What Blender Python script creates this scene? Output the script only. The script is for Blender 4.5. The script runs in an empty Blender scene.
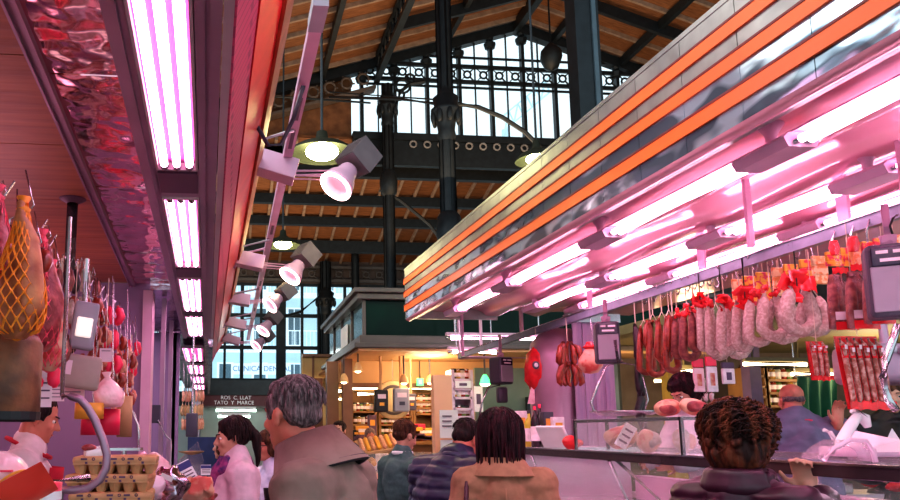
import bpy, bmesh, math, random
from mathutils import Vector, Matrix, Euler, noise
random.seed(7)
PI = math.pi
col = bpy.context.scene.collection
V = Vector
# ------------------------------------------------------------------ camera
F = 760.0; PX, PY = 300.0, 320.0; VX, VY = 228.0, 432.0; EYE = 1.6
pitch = math.atan((VY-PY)/F); yaw = math.atan((PX-VX)/F*math.cos(pitch))
cd = bpy.data.cameras.new('camera'); cam = bpy.data.objects.new('camera', cd); col.objects.link(cam)
cam.rotation_euler = (PI/2+pitch, 0, -yaw); cam.location = (0, 0, EYE)
cd.sensor_width = 36; cd.lens = F/900*36; cd.shift_x = (450-PX)/900; cd.shift_y = (PY-250)/900
cd.clip_start = .05; cd.clip_end = 300
bpy.context.scene.camera = cam
RM = cam.rotation_euler.to_matrix()
def ray(px, py): return RM @ V(((px-PX)/F, (PY-py)/F, -1))
def at(px, py, Y):
    d = ray(px, py); return V((0, 0, EYE)) + d*(Y/d.y)
def onz(px, py, z):
    d = ray(px, py); return V((0, 0, EYE)) + d*((z-EYE)/d.z)
# ------------------------------------------------------------------ materials
def mat(name, c, rough=.6, metal=0., var=.12, scale=8., bump=0., bscale=None, emit=0., ecol=None, alpha=1., trans=0., c2=None, kind='noise', stretch=(1,1,1), spec=.5, sss=0., coord='Object', c2pos=(.35,.65), coat=0., detail=4., rot=(0,0,0)):
    m = bpy.data.materials.new(name); m.use_nodes = True
    nt = m.node_tree; N = nt.nodes; L = nt.links; b = N['Principled BSDF']
    b.inputs['Roughness'].default_value = rough; b.inputs['Metallic'].default_value = metal
    b.inputs['Specular IOR Level'].default_value = spec
    b.inputs['Coat Weight'].default_value = coat
    tc = N.new('ShaderNodeTexCoord'); mp = N.new('ShaderNodeMapping'); mp.inputs['Scale'].default_value = stretch; mp.inputs['Rotation'].default_value = rot
    L.new(tc.outputs[coord], mp.inputs[0])
    if kind == 'noise':
        t = N.new('ShaderNodeTexNoise'); t.inputs['Scale'].default_value = scale; t.inputs['Detail'].default_value = detail; fo = t.outputs[0]
    elif kind == 'voronoi':
        t = N.new('ShaderNodeTexVoronoi'); t.inputs['Scale'].default_value = scale; fo = t.outputs['Distance']
    elif kind == 'wave':
        t = N.new('ShaderNodeTexWave'); t.bands_direction = 'Z'; t.inputs['Scale'].default_value = scale; t.inputs['Distortion'].default_value = 1.2; t.inputs['Detail Scale'].default_value = 2; fo = t.outputs['Fac']
    elif kind == 'wavey':
        t = N.new('ShaderNodeTexWave'); t.bands_direction = 'Y'; t.inputs['Scale'].default_value = scale; t.inputs['Distortion'].default_value = 0.; fo = t.outputs['Fac']
    elif kind == 'brick':
        t = N.new('ShaderNodeTexBrick'); t.inputs['Scale'].default_value = scale; fo = t.outputs['Fac']
    L.new(mp.outputs[0], t.inputs[0])
    r = N.new('ShaderNodeValToRGB'); e = r.color_ramp.elements
    e[0].position, e[1].position = c2pos
    if c2 is None:
        e[0].color = [max(0, x*(1-var)) for x in c[:3]]+[1]; e[1].color = [min(1, x*(1+var)) for x in c[:3]]+[1]
    else: e[0].color = list(c)+[1]; e[1].color = list(c2)+[1]
    L.new(fo, r.inputs[0]); L.new(r.outputs[0], b.inputs['Base Color'])
    if bump:
        bn = N.new('ShaderNodeBump'); bn.inputs['Strength'].default_value = min(1, bump); bn.inputs['Distance'].default_value = .02*max(1, bump)
        if bscale:
            t2 = N.new('ShaderNodeTexNoise'); t2.inputs['Scale'].default_value = bscale; t2.inputs['Detail'].default_value = 2; L.new(mp.outputs[0], t2.inputs[0]); L.new(t2.outputs[0], bn.inputs['Height'])
        else: L.new(fo, bn.inputs['Height'])
        L.new(bn.outputs[0], b.inputs['Normal'])
    if emit:
        b.inputs['Emission Color'].default_value = list(ecol or c)+[1]; b.inputs['Emission Strength'].default_value = emit
    if trans: b.inputs['Transmission Weight'].default_value = trans; b.inputs['IOR'].default_value = 1.2
    if alpha < 1: b.inputs['Alpha'].default_value = alpha
    if sss: b.inputs['Subsurface Weight'].default_value = sss; b.inputs['Subsurface Radius'].default_value = (.02,.008,.005)
    return m
M = {}
def dm(k, *a, **kw): M[k] = mat(k, *a, **kw); return M[k]
# ------------------------------------------------------------------ mesh builder
def frame(d, up=V((0,0,1))):
    d = d.normalized(); u = V(up)
    if abs(d.dot(u)) > .97: u = V((0,1,0)) if abs(d.y) < .9 else V((1,0,0))
    x = d.cross(u).normalized(); y = x.cross(d).normalized(); return x, y, d
class MB:
    def __init__(s): s.v = []; s.f = []; s.m = []; s.cm = 0
    def add(s, vs, fs):
        o = len(s.v); s.v += [V(p) for p in vs]; s.f += [tuple(i+o for i in f) for f in fs]; s.m += [s.cm]*len(fs); return s
    def box(s, c, d, R=None):
        c = V(c); h = V(d)/2; R = R or Matrix.Identity(3)
        vs = [c + R @ V((sx*h.x, sy*h.y, sz*h.z)) for sz in (-1,1) for sy in (-1,1) for sx in (-1,1)]
        return s.add(vs, [(0,2,3,1),(4,5,7,6),(0,1,5,4),(2,6,7,3),(0,4,6,2),(1,3,7,5)])
    def bb(s, a, b):
        a, b = V(a), V(b); return s.box((a+b)/2, [abs(x) for x in (b-a)])
    def rbox(s, c, d, r=.01, R=None, n=3):           # box with rounded vertical edges and chamfered rims
        c = V(c); R = R or Matrix.Identity(3); hx, hy, hz = d[0]/2, d[1]/2, d[2]/2; r = min(r, hx*.99, hy*.99, hz*.99)
        def ring(ins, z):
            o = []
            for qx, qy, a0 in ((1,1,0),(-1,1,90),(-1,-1,180),(1,-1,270)):
                for k in range(n+1):
                    a = math.radians(a0+90*k/n); o.append(c + R @ V((qx*(hx-r)+(r-ins)*math.cos(a), qy*(hy-r)+(r-ins)*math.sin(a), z)))
            return o
        rs = [ring(r*.7, -hz), ring(r*.2, -hz+r*.3), ring(0, -hz+r), ring(0, hz-r), ring(r*.2, hz-r*.3), ring(r*.7, hz)]
        k = len(rs[0]); vs = [p for q in rs for p in q]
        fs = [(i*k+j, i*k+(j+1)%k, (i+1)*k+(j+1)%k, (i+1)*k+j) for i in range(len(rs)-1) for j in range(k)]
        fs += [tuple(range(k))[::-1], tuple((len(rs)-1)*k+j for j in range(k))]
        return s.add(vs, fs)
    def tube(s, pts, r, n=10, cap=True, closed=False, up=V((0,0,1)), flat=1.):
        pts = [V(p) for p in pts]; m = len(pts); rr = r if isinstance(r, (list, tuple)) else [r]*m
        vs = []; px = None
        for i, p in enumerate(pts):
            a = pts[i-1] if (i > 0 or closed) else p; b = pts[(i+1) % m] if (i < m-1 or closed) else p
            x, y, d = frame(b-a, up)
            if px is not None:
                q = px - d*px.dot(d)
                if q.length > 1e-5: x = q.normalized(); y = d.cross(x)*1.0
            px = x
            for k in range(n):
                t = 2*PI*k/n; vs.append(p + (x*math.cos(t) + y*math.sin(t)*flat)*rr[i])
        fs = [(i*n+k, i*n+(k+1)%n, ((i+1)%m)*n+(k+1)%n, ((i+1)%m)*n+k) for i in range(m if closed else m-1) for k in range(n)]
        if cap and not closed: fs += [tuple(range(n))[::-1], tuple((m-1)*n+k for k in range(n))]
        return s.add(vs, fs)
    def cyl(s, a, b, r, r2=None, n=14): return s.tube([a, b], [r, r if r2 is None else r2], n)
    def caps(s, a, b, r1, r2=None, n=12):            # tapered round-ended limb
        a, b = V(a), V(b); r2 = r1 if r2 is None else r2; d = (b-a); L = d.length; d = d/L if L > 1e-6 else V((0,0,1))
        P = []; Rr = []
        for k in range(5):
            t = PI/2*k/4; P.append(a - d*r1*math.cos(t)); Rr.append(max(1e-4, r1*math.sin(t)))
        for k in range(5):
            t = PI/2*(1-k/4); P.append(b + d*r2*math.cos(t)); Rr.append(max(1e-4, r2*math.sin(t)))
        return s.tube(P, Rr, n)
    def ell(s, c, r, R=None, n=16, m=10):
        c = V(c); R = R or Matrix.Identity(3)
        vs = [c + R @ V((0,0,-r[2]))]
        for i in range(1, m):
            t = -PI/2 + PI*i/m
            for k in range(n):
                a = 2*PI*k/n; vs.append(c + R @ V((r[0]*math.cos(t)*math.cos(a), r[1]*math.cos(t)*math.sin(a), r[2]*math.sin(t))))
        vs.append(c + R @ V((0,0,r[2]))); top = len(vs)-1
        fs = [(0, 1+(k+1)%n, 1+k) for k in range(n)]
        fs += [(1+i*n+k, 1+i*n+(k+1)%n, 1+(i+1)*n+(k+1)%n, 1+(i+1)*n+k) for i in range(m-2) for k in range(n)]
        fs += [(top, 1+(m-2)*n+k, 1+(m-2)*n+(k+1)%n) for k in range(n)]
        return s.add(vs, fs)
    def lathe(s, prof, c, axis=V((0,0,1)), n=20):    # prof: (radius, height)
        c = V(c); x, y, d = frame(V(axis)); m = len(prof)
        vs = [c + (x*math.cos(2*PI*k/n)+y*math.sin(2*PI*k/n))*max(r, 1e-4) + d*h for r, h in prof for k in range(n)]
        fs = [(i*n+k, i*n+(k+1)%n, (i+1)*n+(k+1)%n, (i+1)*n+k) for i in range(m-1) for k in range(n)]
        return s.add(vs, fs)
    def quad(s, a, b, c, d): return s.add([a,b,c,d], [(0,1,2,3)])
    def sheet(s, a, b, c, d, t):                     # thick quad
        a, b, c, d = V(a), V(b), V(c), V(d); n = (b-a).cross(d-a).normalized()*t
        return s.add([a,b,c,d,a+n,b+n,c+n,d+n], [(3,2,1,0),(4,5,6,7),(0,1,5,4),(1,2,6,5),(2,3,7,6),(3,0,4,7)])
    def prism(s, poly, a, b):                        # poly: (x,z) outline swept from Y=a to Y=b
        k = len(poly); vs = [V((x, a, z)) for x, z in poly]+[V((x, b, z)) for x, z in poly]
        return s.add(vs, [(i, (i+1)%k, k+(i+1)%k, k+i) for i in range(k)]+[tuple(range(k))[::-1], tuple(range(k, 2*k))])
    def grid(s, fn, nu, nv):
        vs = [V(fn(i/nu, j/nv)) for i in range(nu+1) for j in range(nv+1)]
        return s.add(vs, [(i*(nv+1)+j, (i+1)*(nv+1)+j, (i+1)*(nv+1)+j+1, i*(nv+1)+j+1) for i in range(nu) for j in range(nv)])
    def build(s, name, m, parent=None, smooth=False, bevel=0., mods=()):
        me = bpy.data.meshes.new(name); me.from_pydata([tuple(p) for p in s.v], [], s.f); me.update()
        bm = bmesh.new(); bm.from_mesh(me); bmesh.ops.recalc_face_normals(bm, faces=bm.faces); bm.to_mesh(me); bm.free()
        for q in (m if isinstance(m, (list, tuple)) else [m]): me.materials.append(M[q] if isinstance(q, str) else q)
        if s.cm or any(s.m): me.polygons.foreach_set('material_index', s.m)
        if smooth: me.polygons.foreach_set('use_smooth', [True]*len(me.polygons))
        o = bpy.data.objects.new(name, me); col.objects.link(o)
        if parent is not None:
            o.parent = parent; o.matrix_parent_inverse = Matrix.Translation(-V(parent.location)) if parent.type == 'EMPTY' or parent.location.length else Matrix.Identity(4)
        if bevel:
            b = o.modifiers.new('bevel', 'BEVEL'); b.width = bevel; b.segments = 2; b.limit_method = 'ANGLE'
        return o
def blob(s, name, m, parent=None, voxel=.01, smooth=3, disp=None):
    """one continuous surface out of the overlapping volumes"""
    o = s.build(name, m, parent, True)
    r = o.modifiers.new('r', 'REMESH'); r.mode = 'VOXEL'; r.voxel_size = voxel; r.use_smooth_shade = True
    if smooth: q = o.modifiers.new('s', 'SMOOTH'); q.iterations = smooth; q.factor = .6
    dg = bpy.context.evaluated_depsgraph_get(); me = bpy.data.meshes.new_from_object(o.evaluated_get(dg)); o.modifiers.clear()
    if disp:
        ns = [v.normal.copy() for v in me.vertices]
        for v, n_ in zip(me.vertices, ns): v.co += n_*disp(v.co)
    me.polygons.foreach_set('use_smooth', [True]*len(me.polygons))
    if not me.materials: me.materials.append(M[m])
    o.data = me; return o
def tag(o, label=None, cat=None, group=None, kind=None):
    if label: o['label'] = label
    if cat: o['category'] = cat
    if group: o['group'] = group
    if kind: o['kind'] = kind
    return o
def thing(name, loc, label, cat, group=None):
    o = bpy.data.objects.new(name, None); o.location = loc; col.objects.link(o); o.empty_display_size = .05
    return tag(o, label, cat, group)
def each(mbs, name, m, parent, smooth=False):
    for q in mbs: q.build(name, m, parent, smooth)
def kids(o): return [c for c in bpy.data.objects if c.parent == o]
def dup(root, loc, label=None, rotz=None, group=None, scale=None):
    r = root.copy(); col.objects.link(r); r.location = loc
    if rotz is not None: r.rotation_euler = (0,0,rotz)
    if scale: r.scale = scale if isinstance(scale, (tuple, list)) else (scale,)*3
    if label: r['label'] = label
    if group: r['group'] = group
    for ch in kids(root):
        c = ch.copy(); col.objects.link(c); c.parent = r
        for g in kids(ch):
            d = g.copy(); col.objects.link(d); d.parent = c
    return r
def struct(name, mb, m, **k): return tag(mb.build(name, m, **k), kind='structure')
ORD = ['first','second','third','fourth','fifth','sixth','seventh','eighth','ninth','tenth','eleventh','twelfth','thirteenth','fourteenth','fifteenth','sixteenth']
def text(s, name, m, parent, loc, size, rot, ext=.001, align='CENTER'):
    c = bpy.data.curves.new(name, 'FONT'); c.body = s; c.size = size; c.extrude = ext; c.align_x = align; c.align_y = 'CENTER'
    o0 = bpy.data.objects.new(name+'_c', c); col.objects.link(o0)
    dg = bpy.context.evaluated_depsgraph_get(); me = bpy.data.meshes.new_from_object(o0.evaluated_get(dg)); bpy.data.objects.remove(o0); bpy.data.curves.remove(c)
    me.transform(Matrix.Translation(V(loc)) @ rot.to_4x4()); me.materials.clear(); me.materials.append(M[m])
    o = bpy.data.objects.new(name, me); col.objects.link(o)
    if parent is not None: o.parent = parent; o.matrix_parent_inverse = Matrix.Translation(-V(parent.location))
    return o
FACE = Euler((PI/2,0,0)).to_matrix()   # text standing up, read from -Y
# ------------------------------------------------------------------ palette
dm('steel', (.55,.53,.56), .25, 1., .08, 5)
dm('steel_worn', (.42,.40,.45), .38, .9, .15, 12)
dm('mauve_metal', (.42,.27,.36), .4, .6, .08, 4)
dm('mauve_dark', (.16,.08,.13), .5, .4, .1, 4)
dm('purple_wall', (.27,.15,.29), .45, 0, .06, 2)
dm('black', (.015,.013,.016), .5, 0, .1)
dm('black_gloss', (.02,.02,.03), .15, 0, .1)
dm('iron', (.016,.021,.026), .5, .2, .2, 6)
dm('white', (.8,.78,.8), .5, 0, .04)
dm('white_gloss', (.85,.8,.84), .2, 0, .03)
dm('grey_plastic', (.34,.31,.37), .5, 0, .05)
dm('dark_plastic', (.07,.06,.09), .45, 0, .05)
dm('tube_pink', (1,.85,.95), .5, emit=15.5, ecol=(1,.50,.70))
dm('tray_tube', (1,.85,.95), .5, emit=11, ecol=(1,.50,.78))
dm('tray_back', (.28,.04,.17), .6, 0, .05)
dm('lilac_box', (.60,.42,.55), .4, .2, .05)
dm('tube_soft', (1,.85,.95), .5, emit=16, ecol=(1,.62,.82))
dm('tube_warm', (1,.9,.7), .5, emit=9, ecol=(1,.80,.50))
dm('tube_cool', (.9,1,.95), .5, emit=7, ecol=(.75,1,.85))
dm('lamp_yellow', (1,1,.5), .5, emit=45, ecol=(1,.95,.45))
dm('lens_glow', (1,.8,.8), .5, emit=9, ecol=(1,.62,.62))
dm('lens_core', (.6,.2,.25), .3, emit=1.2, ecol=(1,.25,.35))
dm('green_glow', (.1,.9,.3), .5, emit=1.5, ecol=(.1,.9,.3))
# ================================================================== HALL
dm('floor_m', (.20,.17,.17), .35, 0, .2, 3, bump=.1)
dm('hall_plank', (.13,.045,.018), .7, 0, c2=(.30,.125,.05), scale=5, stretch=(.6,8,.6), c2pos=(.3,.7), bump=.2)
dm('hall_wall', (.10,.075,.07), .8, 0, .2, 3)
dm('rafter_m', (.30,.21,.16), .7, 0, .2, 5)
dm('glass_sky', (.9,.95,1), .1, 0, .02, alpha=.12, spec=.5)
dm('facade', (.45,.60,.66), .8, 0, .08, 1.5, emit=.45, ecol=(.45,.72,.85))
dm('facade_light', (.72,.82,.86), .8, 0, .05, 2, emit=.6, ecol=(.68,.88,1))  # both facade colours glow in place of daylight on the buildings
dm('facade_win', (.12,.2,.25), .3, 0, .1, 2)
dm('blue_sign', (.10,.25,.5), .5, emit=.15, ecol=(.1,.3,.6))
# floor
struct('floor', MB().bb((-14,-6,-.1), (22,32,0)), 'floor_m')
YG, YO = 22.0, 30.0; RX = at(515,33,YG).x; RZ = at(515,33,YG).z+.42; SL = .32
def rz(x): return RZ - SL*abs(x-RX)
def roof_sheet(x0, x1, y0, y1, name, t=.12):
    struct(name, MB().add([(x0,y0,rz(x0)),(x1,y0,rz(x1)),(x1,y1,rz(x1)),(x0,y1,rz(x0)),(x0,y0,rz(x0)+t),(x1,y0,rz(x1)+t),(x1,y1,rz(x1)+t),(x0,y1,rz(x0)+t)],
        [(0,1,2,3),(4,7,6,5),(0,4,5,1),(1,5,6,2),(2,6,7,3),(3,7,4,0)]), 'hall_plank')
roof_sheet(-12, RX, 1, YG+.3, 'ceiling'); roof_sheet(RX, 20, 1, YG+.3, 'ceiling')
# rafters along the slope and purlins along the nave
for sgn, xa, xb in ((0,-3.5,RX),(1,RX,19)):
    mb = MB()
    for k in range(12):
        y = 12.6+k*.82; mb.add([(xa,y,rz(xa)-.13),(xb,y,rz(xb)-.13),(xb,y+.08,rz(xb)-.13),(xa,y+.08,rz(xa)-.13),(xa,y,rz(xa)),(xb,y,rz(xb)),(xb,y+.08,rz(xb)),(xa,y+.08,rz(xa))],[(0,1,2,3),(0,4,5,1),(1,5,6,2),(2,6,7,3),(3,7,4,0)])
    struct('trim_%d' % (sgn+1), mb, 'rafter_m')
def purlin(x, w=.14, h=.26, n='roof_purlin', lab=''):
    o = MB().bb((x-w/2, 9, rz(x)-h-.1), (x+w/2, YG, rz(x)-.1)).build(n, 'iron')
    tag(o, lab, 'roof beam', 'iron purlins under the plank roof')
for x, l in ((.6,'dark iron purlin under the plank roof, furthest left'),(2.75,'dark iron purlin between the left slope and the lattice girder'),(6.6,'dark iron purlin on the left roof slope beside the ridge'),(10.2,'dark iron purlin on the right roof slope beside the ridge'),(12.4,'dark iron purlin right of the square pillar'),(14.8,'dark iron purlin near the right end of the plank roof')):
    purlin(x, lab=l)
tag(MB().bb((RX-.1, 9, RZ-.45), (RX+.1, YG, RZ-.1)).build('ridge_beam', 'iron'), 'dark iron ridge beam meeting the gable peak', 'roof beam')
# sloping truss chords
def chord(y, name, lab, h=.34, low=.15):
    mb = MB()
    for xa, xb in ((4.4, RX), (RX, 18)):
        za, zb = rz(xa)-low, rz(xb)-low
        mb.add([(xa,y,za-h),(xb,y,zb-h),(xb,y,zb),(xa,y,za),(xa,y+.12,za-h),(xb,y+.12,zb-h),(xb,y+.12,zb),(xa,y+.12,za)],[(0,1,2,3),(4,7,6,5),(0,4,5,1),(3,2,6,7),(0,3,7,4),(1,5,6,2)])
    tag(mb.build(name, 'iron'), lab, 'roof truss')
chord(19.6, 'roof_truss', 'dark sloped truss chord crossing the plank roof nearest')
def ringm(mb, c, R, r, ax='y', n=14):
    c = V(c); p = []
    for k in range(n):
        a = 2*PI*k/n; u, w = math.cos(a)*R, math.sin(a)*R
        p.append(c + (V((u,0,w)) if ax == 'y' else V((0,u,w))))
    return mb.tube(p, r, 5, closed=True, up=V((0,1,0)) if ax == 'x' else V((0,1,0)))
def latband(mb, x0, x1, y, z0, z1, step, t=.05):
    """iron band with rings and crosses between two rails"""
    mb.bb((x0,y-t,z0-.06),(x1,y+t,z0+.05)); mb.bb((x0,y-t,z1-.05),(x1,y+t,z1+.06))
    n = int((x1-x0)/step)
    for k in range(n):
        x = x0+(k+.5)*step; c = (x, y, (z0+z1)/2); h = (z1-z0)/2
        ringm(mb, c, h*.45, .035, n=10)
        for a in (45,135,225,315):
            d = V((math.cos(math.radians(a)),0,math.sin(math.radians(a)))); mb.cyl(V(c)+d*h*.45, V(c)+V((d.x*step*.7, 0, d.z*h*1.4)), .03, n=5)
    return mb
# longitudinal lattice girder over the column row
XC = 4.45
g = thing('lattice_girder', (XC, 15, rz(XC)-1), 'ornate iron lattice girder running along the column row', 'girder')
mb = MB(); z1 = rz(XC)-.1; z0 = z1-.7
mb.bb((XC-.09,9,z0-.08),(XC+.09,YG,z0+.06)); mb.bb((XC-.09,9,z1-.1),(XC+.09,YG,z1)); mb.build('rails', 'iron', g)
mb = MB()
for k in range(26):
    y = 9+.5*k; mb.cyl((XC,y,z0),(XC,y+.5,z1),.03,n=5); mb.cyl((XC,y+.5,z0),(XC,y,z1),.03,n=5)
mb.build('lattice', 'iron', g)
# ---- gable window band
ZS = at(450,137,YG).z; xl, xr = at(362,137,YG).x, 17.0
b0, b1 = at(450,82,YG).z, at(450,67,YG).z
gw = MB()
x = xl; k = 0; step = at(499,100,YG).x - at(483,100,YG).x
while x < xr:
    w = .1 if k % 2 == 0 else .035
    gw.bb((x-w/2, YG-w, ZS), (x+w/2, YG+w, min(rz(x)-.3, 20)))
    if k % 2 == 0: gw.lathe([(.02,0),(.16,.06),(.2,.2),(.1,.3),(.14,.38)], (x, YG, rz(x)-.78), n=8)
    x += step; k += 1
gwt = thing('window_1', (8,YG,ZS), None, None); gwt['kind'] = 'structure'
gw.build('window_mullion', 'iron', gwt)
band = MB(); latband(band, xl, xr, YG-.05, b0, b1, step*.5*2)
for zz in (at(450,57,YG).z, at(450,87,YG).z): band.bb((xl, YG-.03, zz-.03), (xr, YG+.03, zz+.03))
band.build('window_frame', 'iron', gwt)
MB().quad((xl,YG+.1,ZS),(xr,YG+.1,ZS),(xr,YG+.1,RZ),(xl,YG+.1,RZ)).build('window_pane', 'glass_sky', gwt)
sill = MB().bb((xl-.3,YG-.2,ZS-.22),(xr,YG+.25,ZS)); sill.bb((xl-.3,YG-.1,ZS-1.0),(xr,YG+.1,ZS-.22)); 
struct('trim_3', sill, 'iron')
t = thing('rosette_band', (8,YG-.16,at(412,146,YG).z), 'row of pale iron rosettes on the beam under the gable window', 'ornament'); dm('rosette',(.30,.28,.28),.6)
for k in range(18):
    c = (at(412,146,YG).x+k*.44, YG-.16, at(412,146,YG).z); ringm(MB(), c, .1, .03, n=10).build('rosette','rosette',t)
# gable edge beams and left ornate gable (over lower roof)
mb = MB()
for xa, xb in ((-4, RX),(RX, 18)):
    for lo, hi in ((-.42,-.1),):
        za, zb = rz(xa), rz(xb)
        mb.add([(xa,YG-.15,za+lo),(xb,YG-.15,zb+lo),(xb,YG-.15,zb+hi),(xa,YG-.15,za+hi),(xa,YG+.15,za+lo),(xb,YG+.15,zb+lo),(xb,YG+.15,zb+hi),(xa,YG+.15,za+hi)],[(0,1,2,3),(4,7,6,5),(0,4,5,1),(3,2,6,7),(0,3,7,4),(1,5,6,2)])
struct('trim_4', mb, 'iron')
mb = MB()
for k in range(11):
    x = -1.2+k*.52; ringm(mb, (x, YG-.22, rz(x)-.72), .17, .035, n=10)
    for a in range(0,360,60):
        d = V((math.cos(math.radians(a)),0,math.sin(math.radians(a)))); mb.cyl(V((x,YG-.22,rz(x)-.72))+d*.17, V((x,YG-.22,rz(x)-.72))+d*.25, .03, n=5)
xa, xb = -4, 4.4
mb.add([(xa,YG-.2,rz(xa)-1.1),(xb,YG-.2,rz(xb)-1.1),(xb,YG-.2,rz(xb)-1.0),(xa,YG-.2,rz(xa)-1.0),(xa,YG+.2,rz(xa)-1.1),(xb,YG+.2,rz(xb)-1.1),(xb,YG+.2,rz(xb)-1.0),(xa,YG+.2,rz(xa)-1.0)],[(0,1,2,3),(4,7,6,5),(0,4,5,1),(3,2,6,7),(0,3,7,4),(1,5,6,2)])
tag(mb.build('gable_tracery', mat('tracery',(.15,.11,.09),.6)), 'ornate iron tracery band along the left roof edge', 'ornament')
# ---- lower lean-to roof, YG -> YO
zT, zB = ZS-.2, at(300,262,YO).z
def lz(y): return zT + (zB-zT)*(y-YG)/(YO-YG)
mb = MB().add([(-14,YG,lz(YG)+1.0),(20,YG,lz(YG)+1.0),(20,YO,lz(YO)),(-14,YO,lz(YO))],[(0,1,2,3)])
mb = MB().sheet((-14,YG,lz(YG)),(20,YG,lz(YG)),(20,YO,lz(YO)),(-14,YO,lz(YO)),.1)
struct('ceiling', mb, 'hall_plank')
mb = MB()
for k in range(42):
    x = -8+k*.62; mb.add([(x,YG,lz(YG)-.1),(x+.09,YG,lz(YG)-.1),(x+.09,YO,lz(YO)-.1),(x,YO,lz(YO)-.1),(x,YG,lz(YG)+.02),(x+.09,YG,lz(YG)+.02),(x+.09,YO,lz(YO)+.02),(x,YO,lz(YO)+.02)],[(0,1,2,3),(0,3,7,4),(1,5,6,2),(0,4,5,1)])
struct('trim_5', mb, 'rafter_m')
for k, (py, h) in enumerate(((172,.32),(199,.3),(221,.28),(245,.42))):
    # where the ray at this picture height meets the lean-to roof
    y = YG
    for it in range(60):
        y += .13
        if at(440, py, y).z > lz(y)-.15: break
    o = MB().bb((-10,y-.12,lz(y)-h-.1),(16,y+.12,lz(y)-.08)).build('aisle_purlin', 'iron')
    tag(o, ['topmost','second highest','third highest','lowest'][k]+' horizontal iron beam under the far aisle roof', 'roof beam', 'horizontal beams under the far aisle roof')
struct('wall_gable', MB().add([(-12,YG+.3,ZS-.3),(3.7,YG+.3,ZS-.3),(3.7,YG+.3,rz(3.7)),(-12,YG+.3,rz(-12))],[(0,1,2,3)]).add([(-12,YG+.36,ZS-.3),(3.7,YG+.36,ZS-.3),(3.7,YG+.36,rz(3.7)),(-12,YG+.36,rz(-12))],[(3,2,1,0)]), 'hall_plank')
# ---- outer glazed wall
wz0, wz1 = at(300,392,YO).z, at(300,284,YO).z
mb = MB().bb((-12,YO-.1,wz1),(20,YO+.2,zB+.3)); struct('wall_back', mb, 'hall_wall')
mb = MB(); latband(mb, -8, 16, YO-.2, at(300,281,YO).z, at(300,268,YO).z, .55); tag(mb.build('lattice_frieze', mat('frieze',(.12,.11,.11),.6)), 'ornate ring lattice frieze above the far windows', 'ornament')
mb = MB().bb((-12,YO-.1,0),(20,YO+.2,wz0)); struct('wall_lower', mb, mat('lowwall',(.05,.06,.07),.7))
w2 = tag(thing('window_2', (3,YO,wz0), None, None), kind='structure')
mb = MB()
xs = at(209,330,YO).x
for px, w in ((209,.3),(242,.14),(261,.1),(281,.38),(302,.1),(321,.3),(345,.1),(372,.3),(225,.1),(398,.1),(415,.2),(435,.1),(455,.3),(480,.1),(510,.2)):
    xx = at(px,330,YO).x; mb.bb((xx-w/2,YO-.12,wz0),(xx+w/2,YO+.12,wz1))
for py, w in ((284,.2),(316,.14),(348,.14),(380,.1)):
    zz = at(300,py,YO).z; mb.bb((-12,YO-.08,zz-w/2),(20,YO+.08,zz+w/2))
mb.build('window_mullion', 'iron', w2)
MB().quad((-12,YO+.14,wz0),(20,YO+.14,wz0),(20,YO+.14,wz1),(-12,YO+.14,wz1)).build('window_pane', 'glass_sky', w2)
# arch braces at the windows
def arch(mb, a, b, sag, r, n=14):
    a, b = V(a), V(b); mb.tube([a.lerp(b, t/n)+V((0,0,sag*math.sin(PI*t/n))) for t in range(n+1)], r, 6)
# ---- buildings outside
YB = 42.0
bd = thing('street_building', (3,YB,0), 'pale blue street building seen through the far market windows', 'building')
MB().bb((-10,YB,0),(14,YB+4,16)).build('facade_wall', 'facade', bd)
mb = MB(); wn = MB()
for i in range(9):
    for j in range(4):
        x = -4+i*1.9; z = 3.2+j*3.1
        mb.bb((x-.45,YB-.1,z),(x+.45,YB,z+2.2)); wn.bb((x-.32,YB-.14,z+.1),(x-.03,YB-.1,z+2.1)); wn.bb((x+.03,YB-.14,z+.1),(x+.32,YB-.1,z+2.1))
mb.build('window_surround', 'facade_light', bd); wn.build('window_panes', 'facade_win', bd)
mb = MB()
for j in range(4):
    z = 3.0+j*3.1; mb.bb((-8,YB-1,z-.15),(12,YB,z)); mb.bb((-8,YB-1,z+.95),(12,YB-.95,z+1.0))
    for i in range(100): mb.bb((-8+i*.2,YB-1,z),(-7.97+i*.2,YB-.97,z+1))
mb.build('balcony', 'facade_light', bd)
p = at(262,369,YB-1.2)
sg = thing('clinic_sign', p, 'blue lettered clinic sign on the building beyond the windows', 'sign')
MB().box(p, (3.1,.1,.6)).build('sign_board', 'facade_light', sg)
text('CLINICA DENTAL', 'sign_lettering', 'blue_sign', sg, p+V((0,-.08,0)), .40, FACE)
# rear building through gable window: paler block with crane arm
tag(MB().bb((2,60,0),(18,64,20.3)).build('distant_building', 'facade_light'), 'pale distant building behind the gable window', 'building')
p1, p2 = at(505,130,40), at(550,92,40)
mb = MB(); dz = V((0,0,.9))
mb.cyl(p1,p2,.06,n=5); mb.cyl(p1+dz,p2+dz,.06,n=5)
for k in range(10): mb.cyl(p1.lerp(p2,k/10)+dz*(k%2), p1.lerp(p2,(k+1)/10)+dz*((k+1)%2), .05, n=5)
mb.cyl((p1.x,40,0), p1, .2, n=6)
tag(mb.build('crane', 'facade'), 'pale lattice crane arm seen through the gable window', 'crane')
# side walls of the hall
mb = MB().bb((-12.2,1,0),(-12,YO,5.0)); struct('wall_left', mb, 'hall_wall')
mb = MB()
for k in range(16): mb.bb((-12.15,1+k*1.8,5),(-12.0,1.15+k*1.8,7.6))
mb.bb((-12.2,1,6.2),(-12,YG,6.3)); struct('window_3', mb, 'iron')
mb = MB().bb((20,1,0),(20.2,YO,11)); struct('wall_right', mb, 'hall_wall')
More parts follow.
